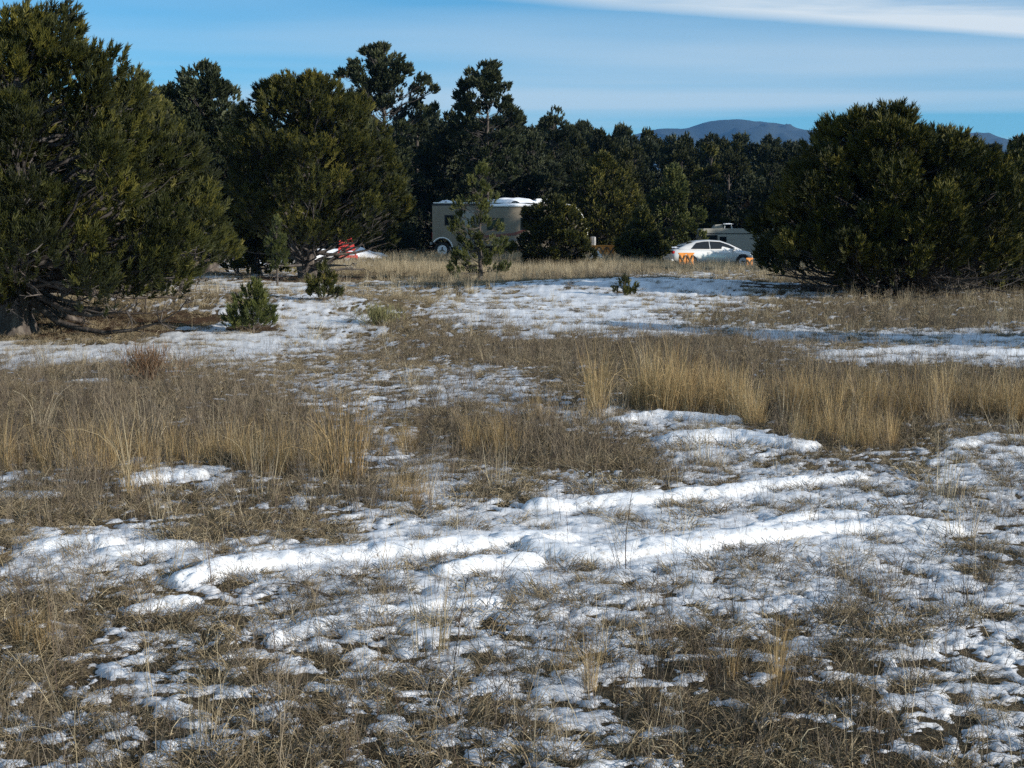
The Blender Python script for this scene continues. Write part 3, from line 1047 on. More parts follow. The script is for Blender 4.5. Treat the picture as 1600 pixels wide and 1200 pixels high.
# trees between trailer and car
specs = [
    ('pinyon_pine', 'big round topped pinyon just behind the nose of the long trailer', 938, 75, 246, [(0, 2.0, 1.9), (0.3, 2.5, 2.4), (0.6, 2.3, 2.1), (0.85, 1.4, 1.2), (1, 0.3, 0.3)], m_needle, 130, 0.6),
    ('young_pine', 'low dark cone shaped pine between the orange barricades', 1002, 66, 328, [(0, 1.0, 1.0), (0.25, 1.15, 1.15), (0.5, 0.9, 0.8), (0.8, 0.4, 0.4), (1, 0.08, 0.08)], m_needle, 70, 0.3),
    ('pinyon_pine', 'olive sunlit pinyon rising behind the tail of the silver car', 1050, 76, 262, [(0, 1.3, 1.4), (0.3, 1.7, 1.6), (0.6, 1.5, 1.2), (0.85, 0.8, 0.8), (1, 0.2, 0.2)], m_needle_young, 90, 0.45),
    ('spruce_tree', 'narrow conical spruce with tiered boughs behind the small trailer', 1106, 86, 222, [(0, 1.9, 1.9), (0.25, 1.7, 1.7), (0.5, 1.25, 1.25), (0.75, 0.75, 0.75), (1, 0.08, 0.08)], m_needle, 110, 0.42),
    ('young_pine', 'rusty brown drying young pine beside the small trailer', 1168, 84, 322, [(0, 0.8, 0.8), (0.3, 0.9, 0.9), (0.7, 0.5, 0.5), (1, 0.1, 0.1)], m_needle_brown, 40, 0.3),
    ('pinyon_pine', 'dark pinyon crowding the dome shaped one on its far side, above the small trailer', 1205, 84, 262, [(0, 1.9, 1.9), (0.3, 2.4, 2.4), (0.6, 2.0, 2.0), (0.85, 1.2, 1.2), (1, 0.3, 0.3)], m_needle_far, 100, 0.55),
    ('pinyon_pine', 'olive pinyon showing past the outer boughs of the dome shaped pinyon', 1585, 50, 222, [(0, 1.2, 1.6), (0.3, 1.7, 2.0), (0.6, 1.5, 1.7), (0.85, 0.9, 1.0), (1, 0.2, 0.3)], m_needle, 110, 0.45),
    ('pinyon_pine', 'low spreading pinyon whose boughs run out from under the dome shaped one', 1565, 36, 318, [(0, 1.4, 1.6), (0.3, 1.8, 2.0), (0.6, 1.4, 1.5), (0.85, 0.8, 0.8), (1, 0.2, 0.2)], m_needle, 100, 0.34),
    ('pinyon_pine', 'dark tree filling the gap behind the long trailer tail', 690, 77, 205, [(0, 2.2, 2.2), (0.3, 2.6, 2.6), (0.6, 2.1, 2.1), (0.85, 1.2, 1.2), (1, 0.3, 0.3)], m_needle_blue, 100, 0.62),
    ('pinyon_pine', 'broad evergreen rising above the snowy trailer roof', 830, 79, 215, [(0, 2.2, 2.2), (0.3, 2.8, 2.8), (0.6, 2.3, 2.3), (0.85, 1.3, 1.3), (1, 0.3, 0.3)], m_needle_blue, 110, 0.62),
    ('ponderosa_pine', 'evergreen with a loose branching tip poking above the wood', 866, 90, 172, [(0, 0.8, 0.8), (0.4, 1.8, 1.8), (0.7, 1.6, 1.6), (0.9, 0.9, 1.0), (1, 0.5, 0.3)], m_needle_blue, 70, 0.5),
    ('pinyon_pine', 'dark tree behind the spreading pinyon, above the snow bank', 574, 72, 186, [(0, 2.2, 2.2), (0.3, 2.6, 2.6), (0.6, 2.1, 2.1), (0.85, 1.2, 1.2), (1, 0.3, 0.3)], m_needle_blue, 100, 0.62),
    ('pinyon_pine', 'dark tree standing between the two tall pines', 655, 80, 185, [(0, 2.2, 2.2), (0.3, 2.4, 2.4), (0.6, 2.0, 2.0), (0.85, 1.3, 1.3), (1, 0.3, 0.3)], m_needle_blue, 90, 0.62),
]
for i, (nm, lab, px, Yd, ty, prof, nmat, ncl, rc) in enumerate(specs):
    loc = on_ground(px, Yd)
    Ht = at_dist(px, ty, Yd)[2] - loc[2]
    conifer(nm, lab, loc, Ht, prof, ncl, 46, rc, 0.26 if Yd > 40 else 0.17, 100 + i, group=G_NEAR if nm == 'pinyon_pine' else None,
            needles=nmat, T=T_FAR, z_fol=0.06, bare=5, up=0.5 if nm == 'spruce_tree' else 0.8, flat=0.5 if nm == 'spruce_tree' else 1.0)

# the pinyon outside the view whose shadow crosses the snow
conifer('pinyon_pine', 'pinyon beyond the edge of the view casting the long blue shadow over the snow', (13.7, 15.7, 0.0), 3.9,
        [(0, 0.7, 0.7), (0.2, 1.3, 1.3), (0.5, 1.45, 1.45), (0.8, 0.8, 0.8), (1, 0.2, 0.2)], 90, 46, 0.42, 0.22, 61, group=G_NEAR, T=T_FAR, z_fol=0.1)

for i, (x_, y_, h_, r_, lab) in enumerate((  # unseen trees added so their shade falls on the two trailers
    (24.6, 53.7, 15.0, 1.8, 'tall narrow pine added beyond the edge of the view to shade the long trailer'),
    (35.5, 71.0, 9.4, 2.9, 'broad pinyon added beyond the edge of the view to shade the small camper'),
    (41.0, 66.0, 10.5, 2.9, 'second broad pinyon added beyond the edge of the view to shade the small camper'),
)):
    conifer('ponderosa_pine' if i == 0 else 'pinyon_pine', lab, (x_, y_, float(ground_z(x_, y_))), h_,
            [(0, 0.8 * r_, 0.8 * r_), (0.3, r_, r_), (0.6, r_, r_), (0.85, 0.75 * r_, 0.75 * r_), (1, 0.3 * r_, 0.3 * r_)], 230, 24, 0.7, 0.7, 160 + i, T=T_FAR, z_fol=0.08, twigs=1)

for i, (x_, y_, h_) in enumerate(((17.2, 65.0, 2.75), (14.9, 66.6, 1.9))):  # unseen bushes added to darken the car's lower side
    conifer('pinyon_pine', ('taller' if i == 0 else 'lower') + ' bushy pinyon added unseen behind the dome shaped one to shade the silver car', (x_, y_, float(ground_z(x_, y_))), h_,
            [(0, 1.3, 1.3), (0.4, 1.6, 1.6), (0.8, 1.1, 1.1), (1, 0.4, 0.4)], 60, 46, 0.4, 0.28, 170 + i, T=T_FAR, z_fol=0.05, twigs=1)

# saplings
for i, (px, py, Ht, R, lab, ncl, per) in enumerate((
    (396, 521, 0.74, 0.37, 'knee high bushy green pinyon sapling on the edge of the snow tongue', 34, 26),
    (505, 474, 0.66, 0.31, 'small dark pinyon sapling on snow below the forked trunk', 24, 22),
    (975, 468, 0.45, 0.26, 'tiny sparse pinyon sapling poking out of the long snow bank', 14, 13),
    (1228, 437, 0.7, 0.28, 'small low pinyon sapling under the outer boughs of the dome shaped pinyon', 18, 22),
)):
    conifer('pinyon_sapling', lab, base_at(px, py), Ht, [(0, R * 0.7, R * 0.7), (0.25, R, R), (0.55, R * 0.9, R * 0.9), (0.85, R * 0.45, R * 0.4), (1, R * 0.12, R * 0.12)],
            int(ncl * 0.8), int(per * 0.62), R * 0.27, 0.12, 71 + i, lobe=0.4, inner=0.12, cat='sapling', group='pinyon saplings in the snow', trunk_r=0.018, bare=0, z_fol=0.08, twigs=2, up=1.1,
            needles=m_needle if i != 0 else m_needle_young)

# forest behind: variants copied, every tree its own object
_keep = []
VAR = []
var_prof = [
    ([(0, 1.8, 1.8), (0.3, 2.5, 2.5), (0.6, 2.2, 2.2), (0.85, 1.4, 1.4), (1, 0.4, 0.4)], m_needle_far),
    ([(0, 1.5, 1.6), (0.3, 2.1, 2.3), (0.6, 2.1, 1.8), (0.85, 1.5, 1.0), (1, 0.5, 0.3)], m_needle_far),
    ([(0, 1.2, 1.2), (0.3, 1.9, 1.9), (0.6, 1.5, 1.5), (0.85, 0.8, 0.8), (1, 0.15, 0.15)], m_needle_far),
    ([(0, 0.6, 0.6), (0.3, 1.6, 1.5), (0.6, 2.0, 2.1), (0.85, 1.4, 1.6), (1, 0.6, 0.4)], m_needle_blue),
    ([(0, 2.0, 2.0), (0.3, 2.7, 2.5), (0.6, 2.2, 2.4), (0.85, 1.5, 1.6), (1, 0.5, 0.5)], m_needle_blue),
]
for i, (prof, nmat) in enumerate(var_prof):
    r = conifer('forest_tree', 'x', (0, 0, 0), 8.0, prof, 120, 30, 0.46, 0.34, 200 + i, needles=nmat, T=T_FAR, z_fol=0.05, twigs=1, bare=0)
    VAR.append(r)
sky_x = [-600, 0, 230, 390, 520, 640, 700, 740, 820, 860, 900, 950, 1000, 1050, 1110, 1160, 1240, 1300, 1480, 1510, 1560, 1600, 2200]
sky_y = [150, 150, 165, 175, 190, 182, 172, 184, 186, 190, 194, 196, 204, 211, 210, 219, 218, 220, 230, 226, 226, 230, 200]
frng = random.Random(4)
first = [True] * len(VAR)
nf = 0
seg_lab = [
    (330, 'the trees behind the shaggy pinyons', 'evergreens massed behind the shaggy pinyons'),
    (700, 'the wood behind the tall pines', 'evergreens in the wood behind the tall pines'),
    (930, 'the wood above the long trailer', 'evergreens in the wood above the long trailer'),
    (1250, 'the wood above the silver car', 'evergreens in the distant wood above the car'),
    (9999, 'the wood behind the dome shaped pinyon', 'evergreens in the wood behind the dome shaped pinyon'),
]
for Yd, dpx, drop in ((84, 84, 46), (94, 74, 26), (106, 62, 14), (122, 54, 6), (138, 50, 0)):
    px = 70 + frng.uniform(0, 60)
    while px < 1700:
        ty = np.interp(px, sky_x, sky_y) + drop * frng.uniform(0.5, 1.4) + frng.uniform(-3, 9)
        Yt = Yd + frng.uniform(-4, 4)
        if 1030 < px < 1250 and Yd < 90:
            Yt += 6
        loc = on_ground(px, Yt)
        Ht = at_dist(px, ty, Yt)[2] - loc[2]
        vi = frng.randrange(len(VAR))
        if first[vi]:
            o = VAR[vi]
            first[vi] = False
        else:
            o = copy_tree(VAR[vi])
        o.location = loc
        sx = Ht / 8.0
        wx = sx * frng.uniform(0.8, 1.1) * (0.95 if Ht > 8 else 1.1)
        o.scale = (wx, wx, sx)
        o.rotation_euler = (0, 0, frng.uniform(0, 6.28))
        lab, grp = next((l, g) for lim, l, g in seg_lab if px < lim)
        rank = 'in the front rank' if Yd < 90 else ('in the middle ranks' if Yd < 115 else 'in the rear ranks')
        tag(o, 'dark evergreen ' + rank + ' of ' + lab, 'tree', grp + ', ' + rank)
        nf += 1
        px += dpx * frng.uniform(0.7, 1.3)
print('forest trees', nf)

# far wood: one mass closing the view beyond the counted trees
frg = np.random.default_rng(9)
nfar = 900
fy = frg.uniform(150, 330, nfar)
fx = frg.uniform(-0.55, 0.62, nfar) * fy
fz = ground_z(fx, fy)
Pc = []
for i in range(nfar):
    k = 26
    hh = frg.uniform(6, 9.5)
    tz = frg.random(k)
    aa = frg.random(k) * 6.283
    rr = (1.9 * np.sqrt(np.clip(1.02 - tz, 0, 1)) + 0.3) * frg.uniform(0.5, 1, k)
    Pc.append(np.stack([fx[i] + rr * np.cos(aa), fy[i] + rr * np.sin(aa), fz[i] + 0.4 + tz * hh], -1))
Pc = np.concatenate(Pc)
Vw, Qw, tw = place_tufts(Pc, unit(frg.normal(size=Pc.shape) + np.array([0, 0, 0.8])), frg.uniform(0.9, 1.5, len(Pc)), T_FAR[:16], frg, frg.uniform(0.1, 0.8, len(Pc)))
o = link('distant_wood', fast_mesh('distant_wood', Vw, Qw, tw), m_needle_far)
tag(o, 'dark evergreen wood closing the view beyond the counted trees', 'wood', kind='stuff')

# ------------------------------------------------------------------ air
hz = MB().box((0, 2700, 218), (9000, 6200, 444)).build('haze', None)
m_h = bpy.data.materials.new('haze')
m_h.use_nodes = True
m_h.node_tree.nodes.clear()
_o = m_h.node_tree.nodes.new('ShaderNodeOutputMaterial')
_v = m_h.node_tree.nodes.new('ShaderNodeVolumePrincipled')
_v.inputs['Color'].default_value = (0.20, 0.50, 1.0, 1)
_v.inputs['Density'].default_value = 0.00010
_v.inputs['Anisotropy'].default_value = 0.2
m_h.node_tree.links.new(_v.outputs[0], _o.inputs['Volume'])
hz.data.materials.append(m_h)
tag(hz, 'thin blue air between the meadow and the far hills', 'haze', kind='stuff')

# ------------------------------------------------------------------ vehicles and camp things
m_rv = noise_mat('trailer_tan', [(0.3, (0.20, 0.168, 0.125)), (0.7, (0.25, 0.21, 0.155))], 1.5, 0.45, spec=0.4)
m_rv2 = noise_mat('camper_cream', [(0.3, (0.30, 0.29, 0.25)), (0.7, (0.36, 0.345, 0.30))], 1.5, 0.5, spec=0.4)
m_white = mat('white_trim', (0.80, 0.80, 0.78), 0.4)
m_dark = mat('dark_trim', (0.02, 0.02, 0.022), 0.5)
m_glass = mat('dark_window_glass', (0.008, 0.010, 0.012), 0.08, spec=0.6)
m_tyre = noise_mat('tyre_rubber', [(0.3, (0.012, 0.012, 0.012)), (0.7, (0.03, 0.03, 0.03))], 20, 0.9)
m_rim = mat('painted_rim', (0.72, 0.74, 0.76), 0.35, 0.2)
m_swoosh = mat('maroon_graphic', (0.20, 0.07, 0.05), 0.4)
m_swoosh2 = mat('grey_graphic', (0.20, 0.19, 0.18), 0.4)
m_steel = noise_mat('dull_steel', [(0.3, (0.18, 0.18, 0.18)), (0.7, (0.34, 0.34, 0.34))], 12, 0.5, metal=0.7)
m_silver = mat('silver_car_paint', (0.74, 0.74, 0.72), 0.28, 0.25, coat=0.8)
m_orange = noise_mat('orange_plastic', [(0.3, (0.62, 0.20, 0.03)), (0.7, (0.85, 0.34, 0.06))], 14, 0.5)
m_redpaint = noise_mat('faded_red_paint', [(0.3, (0.42, 0.03, 0.03)), (0.7, (0.66, 0.075, 0.06))], 9, 0.6)
m_wood = noise_mat('weathered_wood', [(0.3, (0.10, 0.07, 0.045)), (0.7, (0.24, 0.17, 0.11))], 14, 0.85)
m_lampred = mat('red_lens', (0.35, 0.01, 0.01), 0.2)
m_lampclear = mat('clear_lens', (0.75, 0.77, 0.78), 0.1)
m_snowlump = noise_mat('packed_snow', [(0.3, (0.78, 0.81, 0.86)), (0.7, (0.88, 0.90, 0.94))], 6, 0.6, 0.4, bdist=0.02)
m_dirtysnow = m_snowlump


def lumpy(name, sx, sy, sz, seed, material, parent=None, loc=None, base_flat=True, n=28, rag=0.25):
    """an irregular low mound: a height field over an ellipse"""
    u = np.linspace(-1, 1, n)
    XX, YY = np.meshgrid(u, u, indexing='ij')
    r = np.hypot(XX, YY) + rag * gnoise(XX * 2.2 + seed, YY * 2.2, seed)
    zz = np.sqrt(np.clip(1 - r * r, 0, 1)) * (0.75 + 0.45 * gnoise(XX * 2.5, YY * 2.5 + seed, seed + 3))
    zz = np.where(r < 1, np.maximum(zz, 0.02), -0.06)
    i = np.arange(n - 1)[:, None] * n + np.arange(n - 1)[None]
    q = np.stack([i, i + n, i + n + 1, i + 1], -1).reshape(-1, 4)
    V = np.stack([XX * sx, YY * sy, zz * sz], -1).reshape(-1, 3)
    keep = (zz.ravel()[q] > 0).any(1)
    me = fast_mesh(name, V, q[keep], smooth=True)
    return link(name, me, material, parent, loc)


def wheel(parent, loc, r, w, spokes=3, rim_r=0.62):
    wh = link('wheel', None, None, parent, loc)
    bm = bmesh.new()
    prof = [(-w / 2, r * 0.66), (-w / 2, r * 0.93), (-w * 0.36, r), (w * 0.36, r), (w / 2, r * 0.93), (w / 2, r * 0.66)]
    n = 28
    vs = [[bm.verts.new((rr * cos(2 * pi * k / n), yy, rr * sin(2 * pi * k / n))) for yy, rr in prof] for k in range(n)]
    for k in range(n):
        for j in range(len(prof)):
            bm.faces.new((vs[k][j], vs[(k + 1) % n][j], vs[(k + 1) % n][(j + 1) % len(prof)], vs[k][(j + 1) % len(prof)]))
    me = bpy.data.meshes.new('tyre')
    bmesh.ops.recalc_face_normals(bm, faces=bm.faces)
    bm.to_mesh(me)
    bm.free()
    link('tyre', me, m_tyre, wh)
    MB().cyl((0, -w * 0.30, 0), r * rim_r, w * 0.3, 'Y', 28).build('rim', m_rim, wh)
    mb = MB()
    for k in range(spokes):
        a = pi / 2 + k * 2 * pi / spokes
        mb.box((cos(a) * r * 0.2, -w * 0.46, sin(a) * r * 0.2), (r * 0.38, w * 0.06, r * 0.14), rot=(0, -a, 0))
    mb.cyl((0, -w * 0.46, 0), r * 0.12, w * 0.08, 'Y', 12)
    mb.build('hub_cap', m_dark, wh)
    return wh


# --- long travel trailer
tx, ty_, tz = on_ground(797, 70.2)
rv = thing('travel_trailer', 'long tan travel trailer with snowy roof and curved nose, behind the slender young pine', 'trailer', (tx, ty_, tz))
arch = [(-3.5 + 0.50 * cos(a), 0.52 + 0.50 * sin(a)) for a in np.linspace(0.05, 2.5, 9)]
nose = [(3.05, 2.72), (3.30, 2.64), (3.55, 2.42), (3.75, 2.10), (3.88, 1.72), (3.96, 1.32), (3.99, 0.95), (3.98, 0.55)]
prof = [(-4.0, 0.84), (-4.0, 2.78), (-1.0, 2.80), (2.4, 2.78)] + nose + arch
MB().prism(prof, -1.2, 1.2, 0.02).build('body', m_rv, rv)
MB().box((-0.75, 0, 2.825), (6.4, 2.36, 0.06), 0.02).build('roof_membrane', m_white, rv)
nz = np.array([(2.5, -1.215, 2.80)] + [(x + 0.015, -1.215, z + 0.012) for x, z in nose])
MB().tube(nz, 0.024, 6).build('nose_trim', m_white, rv)
MB().box((-2.5, -1.21, 2.74), (3.0, 0.03, 0.09), 0.01).build('eave_rail', m_dark, rv)
MB().box((0.7, 0, 0.47), (6.2, 2.1, 0.16), 0.02).build('chassis', m_dark, rv)
MB().tube([(-3.5 + 0.53 * cos(a), -1.215, 0.52 + 0.53 * sin(a)) for a in np.linspace(0.1, 2.55, 12)], 0.035, 6).build('fender_rim', m_white, rv)
wheel(rv, (-3.5, -1.05, 0.42), 0.40, 0.24)
wheel(rv, (-2.6, -1.05, 0.40), 0.38, 0.22)
so = MB().box((0.05, -1.42, 1.62), (3.05, 0.50, 2.0), 0.03).build('slide_out', m_rv, rv)
MB().box((0.05, -1.44, 2.66), (3.2, 0.60, 0.07), 0.02).build('slide_roof', m_white, so)
MB().box((-0.75, -1.68, 1.75), (0.85, 0.03, 0.62), 0.01).build('window', m_glass, so)
MB().box((0.85, -1.68, 1.75), (0.60, 0.03, 0.62), 0.01).build('window', m_glass, so)
for wx, wz, ww, wh_ in ((-3.05, 1.95, 0.55, 0.45), (2.45, 1.8, 0.7, 0.55)):
    f = MB().box((wx, -1.205, wz), (ww + 0.08, 0.04, wh_ + 0.08), 0.01).build('window', m_dark, rv)
    MB().box((wx, -1.228, wz), (ww, 0.012, wh_), 0.003).build('pane', m_glass, f)
dr = MB().box((-2.15, -1.212, 1.55), (0.62, 0.03, 1.75), 0.01).build('door', m_rv2, rv)
MB().box((-1.92, -1.24, 1.5), (0.06, 0.04, 0.12), 0.008).build('handle', m_dark, dr)
MB().box((-3.02, -1.212, 1.35), (0.12, 0.03, 0.16), 0.01).build('utility_hatch', m_white, rv)
for k, (pp, mt) in enumerate(((((-1.6, 1.15), (0.2, 1.30), (1.5, 1.75), (0.3, 1.18), (-1.6, 1.02)), m_swoosh), (((-1.6, 0.98), (0.4, 1.02), (1.5, 1.30), (0.4, 0.90), (-1.6, 0.86)), m_swoosh2))):
    MB().prism(pp, -1.686, -1.674).build('stripe_graphic', mt, rv)
for k, (x0, x1) in enumerate(((1.62, 3.6),)):
    MB().prism(((x0, 1.22), (x1, 1.45), (x1 + 0.1, 1.30), (x0, 1.06)), -1.212, -1.202).build('stripe_graphic', m_swoosh, rv)
MB().box((1.7, -0.3, 2.95), (0.75, 0.7, 0.22), 0.06).build('roof_air_conditioner', m_white, rv)
for x, sx_, sz_, sd_ in ((-3.2, 0.5, 0.16, 3), (0.1, 1.55, 0.30, 5), (-1.2, 0.6, 0.13, 6), (2.3, 0.5, 0.12, 8)):
    lumpy('roof_snow', sx_, 0.75 if x != 0.1 else 1.0, sz_, sd_, m_snowlump, rv, (x, -0.4, 2.85), rag=0.2)
lumpy('roof_snow', 1.5, 0.26, 0.12, 9, m_snowlump, rv, (0.05, -1.44, 2.69), rag=0.1)
MB().tube([(-2.4, -1.35, 1.0), (-2.05, -1.55, 0.1)], 0.02).build('stay_pole', m_steel, rv)
MB().tube([(-3.1, -1.3, 0.6), (-2.9, -1.5, 0.1)], 0.02).build('stay_pole', m_steel, rv)
MB().box((4.4, 0, 0.45), (0.9, 0.12, 0.1)).box((4.35, 0, 0.8), (0.3, 0.3, 0.62), 0.08).build('tow_hitch', m_steel, rv)
MB().box((-4.08, 0, 0.75), (0.12, 2.2, 0.14), 0.02).build('bumper', m_steel, rv)
for sy in (-0.95, 0.95):
    MB().box((-4.02, sy, 1.15), (0.03, 0.14, 0.32), 0.01).build('tail_light', m_lampred, rv)

# --- small trailer behind the car
cx_, cy_, cz_ = on_ground(1166, 82)
cz_ = 1.60 + (360 - 357) / F * 82 - 2.72
cv = thing('camper_trailer', 'small cream camper with dark windows and white roof vent, beyond the silver car', 'trailer', (cx_, cy_, cz_))
MB().prism([(-2.95, 0.5), (-3.0, 1.5), (-2.9, 2.62), (-2.8, 2.72), (2.8, 2.72), (2.95, 2.5), (3.0, 0.5)], -1.15, 1.15, 0.02).build('body', m_rv2, cv)
MB().box((0, -1.165, 2.42), (5.75, 0.035, 0.035)).build('trim_rail', m_dark, cv)
f = MB().box((-2.5, -1.155, 2.07), (1.06, 0.03, 0.52), 0.02).build('window', m_dark, cv)
MB().box((-2.5, -1.176, 2.07), (0.98, 0.012, 0.44), 0.004).build('pane', m_glass, f)
dr = MB().box((-1.62, -1.158, 1.45), (0.66, 0.03, 1.75), 0.02).build('door', m_rv2, cv)
MB().box((-1.62, -1.182, 1.92), (0.42, 0.02, 0.62), 0.01).build('pane', m_glass, dr)
MB().box((-1.36, -1.19, 1.4), (0.05, 0.05, 0.12)).build('handle', m_dark, dr)
f = MB().box((1.5, -1.155, 1.9), (0.9, 0.03, 0.5), 0.02).build('window', m_dark, cv)
MB().box((1.5, -1.176, 1.9), (0.82, 0.012, 0.42), 0.004).build('pane', m_glass, f)
MB().box((0.1, -1.158, 2.12), (0.24, 0.02, 0.05)).build('marker_light', m_dark, cv)
MB().prism([(-2.15, 2.72), (-2.0, 2.95), (-1.55, 2.98), (-1.5, 2.72)], -0.5, 0.3, 0.02).build('roof_air_conditioner', m_rv2, cv)
MB().tube([(-1.48, -0.7, 2.70), (-1.46, -0.7, 2.99), (-1.08, -0.7, 2.99), (-1.04, -0.7, 2.70)], 0.045, 6).build('vent_frame', m_white, cv)
lumpy('roof_snow', 0.3, 0.3, 0.06, 4, m_snowlump, cv, (-1.27, -0.7, 2.98))
for wx in (-0.2, 0.75):
    wheel(cv, (wx, -1.0, 0.36), 0.36, 0.2)
MB().box((0, 0, 0.44), (5.6, 1.9, 0.14)).build('chassis', m_dark, cv)

# --- silver car
gx, gy, gz = on_ground(1109, 69.5)
car = thing('parked_car', 'silver sedan with dark side windows parked in front of the small camper', 'car', (gx, gy, gz - 0.05), radians(14))
secs = [  # x, half width, z bottom, z shoulder, z top
    (-2.38, 0.70, 0.40, 0.72, 0.86), (-2.28, 0.82, 0.30, 0.80, 0.98), (-1.9, 0.88, 0.24, 0.86, 1.03), (-1.4, 0.905, 0.22, 0.88, 1.02), (-0.7, 0.915, 0.20, 0.88, 0.98),
    (0.2, 0.915, 0.20, 0.87, 0.95), (1.0, 0.91, 0.20, 0.85, 0.93), (1.5, 0.90, 0.22, 0.80, 0.92), (2.0, 0.86, 0.24, 0.72, 0.83), (2.28, 0.78, 0.28, 0.62, 0.72), (2.40, 0.62, 0.36, 0.54, 0.60)]
bm = bmesh.new()
rings = []
for x, w, zb, zs, zt in secs:
    pts = [(0, zb), (w * 0.9, zb), (w * 0.99, zb + 0.16), (w, (zb + zs) / 2 + 0.05), (w * 0.975, zs), (w * 0.86, zt - 0.015), (w * 0.5, zt + 0.01), (0, zt + 0.02)]
    full = pts + [(-a, b) for a, b in reversed(pts[1:-1])]
    rings.append([bm.verts.new((x, a, b)) for a, b in full])
nr = len(rings[0])
for A, B in zip(rings[:-1], rings[1:]):
    for k in range(nr):
        bm.faces.new((A[k], A[(k + 1) % nr], B[(k + 1) % nr], B[k]))
bm.faces.new(rings[0])
bm.faces.new(list(reversed(rings[-1])))
bmesh.ops.recalc_face_normals(bm, faces=bm.faces)
me = bpy.data.meshes.new('body')
bm.to_mesh(me)
bm.free()
me.polygons.foreach_set('use_smooth', [True] * len(me.polygons))
body = link('body', me, m_silver, car)
sm = body.modifiers.new('s', 'SUBSURF')
sm.levels = sm.render_levels = 2
bm = bmesh.new()
gsec = [(-1.98, 0.72, 1.02, 0.66, 1.04), (-1.55, 0.77, 1.0, 0.60, 1.22), (-0.95, 0.80, 0.96, 0.56, 1.40), (-0.3, 0.82, 0.95, 0.56, 1.45), (0.35, 0.82, 0.94, 0.56, 1.41), (0.95, 0.80, 0.93, 0.58, 1.22), (1.5, 0.74, 0.90, 0.66, 0.95)]
rings = []
for x, wb, zb, wt_, zt in gsec:
    pts = [(wb, zb - 0.03), (wb * 0.6 + wt_ * 0.4, zb * 0.6 + zt * 0.4), (wt_ + 0.03, zt - 0.04), (wt_ * 0.8, zt), (0, zt + 0.015)]
    full = pts + [(-a, b) for a, b in reversed(pts[:-1])]
    rings.append([bm.verts.new((x, a, b)) for a, b in full])
nr = len(rings[0])
for A, B in zip(rings[:-1], rings[1:]):
    for k in range(nr - 1):
        bm.faces.new((A[k], A[k + 1], B[k + 1], B[k]))
bm.faces.new(rings[0])
bm.faces.new(rings[-1])
bmesh.ops.recalc_face_normals(bm, faces=bm.faces)
me = bpy.data.meshes.new('roof')
bm.to_mesh(me)
bm.free()
me.polygons.foreach_set('use_smooth', [True] * len(me.polygons))
roof = link('roof', me, m_silver, car)


def glass_side(pts, sy, name='side_window'):
    """pts (x, z); laid 6 mm outside the greenhouse side"""
    V = []
    for x, z in pts:
        xs = [g[0] for g in gsec]
        wb = np.interp(x, xs, [g[1] for g in gsec])
        zb = np.interp(x, xs, [g[2] for g in gsec])
        wt_ = np.interp(x, xs, [g[3] for g in gsec])
        zt = np.interp(x, xs, [g[4] for g in gsec])
        tt = (z - zb) / max(zt - zb, 0.05)
        V.append((x, sy * (wb + (wt_ + 0.03 - wb) * tt + 0.012), z))
    V2 = [(x, y - sy * 0.015, z) for x, y, z in V]
    n = len(V)
    me = bpy.data.meshes.new(name)
    me.from_pydata(V + V2, [], [list(range(n)), list(range(2 * n - 1, n - 1, -1))] + [[i, (i + 1) % n, n + (i + 1) % n, n + i] for i in range(n)])
    return link(name, me, m_glass, car)


for sy in (-1, 1):
    glass_side([(-1.35, 1.0), (-1.02, 1.30), (-0.62, 1.365), (-0.34, 1.375), (-0.34, 0.99)], sy)
    glass_side([(-0.28, 0.99), (-0.28, 1.375), (0.3, 1.34), (0.75, 1.2), (1.22, 0.97)], sy)
    MB().box((0.98, sy * 0.93, 0.98), (0.14, 0.20, 0.12), 0.03).build('wing_mirror', m_silver, car)
    MB().box((-0.42, sy * 0.915, 0.80), (0.18, 0.03, 0.03), 0.01).build('door_handle', m_silver, car)
    MB().box((2.16, sy * 0.62, 0.66), (0.22, 0.28, 0.12), 0.04, rot=(0, 0.3, -sy * 0.4)).build('headlight', m_lampclear, car)
    MB().box((-2.28, sy * 0.62, 0.82), (0.14, 0.30, 0.14), 0.03).build('tail_light', m_lampred, car)
    for wx in (-1.45, 1.45):
        MB().cyl((wx, sy * 0.84, 0.34), 0.385, 0.16, 'Y', 26).build('wheel_arch', m_dark, car)
        wh = wheel(car, (wx, sy * 0.83, 0.33), 0.33, 0.21, spokes=5, rim_r=0.68)
        if sy > 0:
            wh.rotation_euler = (0, 0, pi)
MB().prism([(1.52, 0.955), (0.93, 1.235), (0.90, 1.215), (1.48, 0.93)], -0.56, 0.56).build('windshield', m_glass, car)
MB().prism([(-2.0, 1.055), (-1.2, 1.345), (-1.18, 1.32), (-1.95, 1.02)], -0.50, 0.50).build('rear_window', m_glass, car)
MB().box((-2.37, 0, 0.62), (0.04, 0.5, 0.12)).build('licence_plate', m_white, car)
MB().box((-2.34, 0, 0.42), (0.14, 1.5, 0.12), 0.04).build('rear_bumper', m_silver, car)
lumpy('trunk_snow', 0.34, 0.55, 0.06, 6, m_snowlump, car, (-2.0, 0, 1.04))


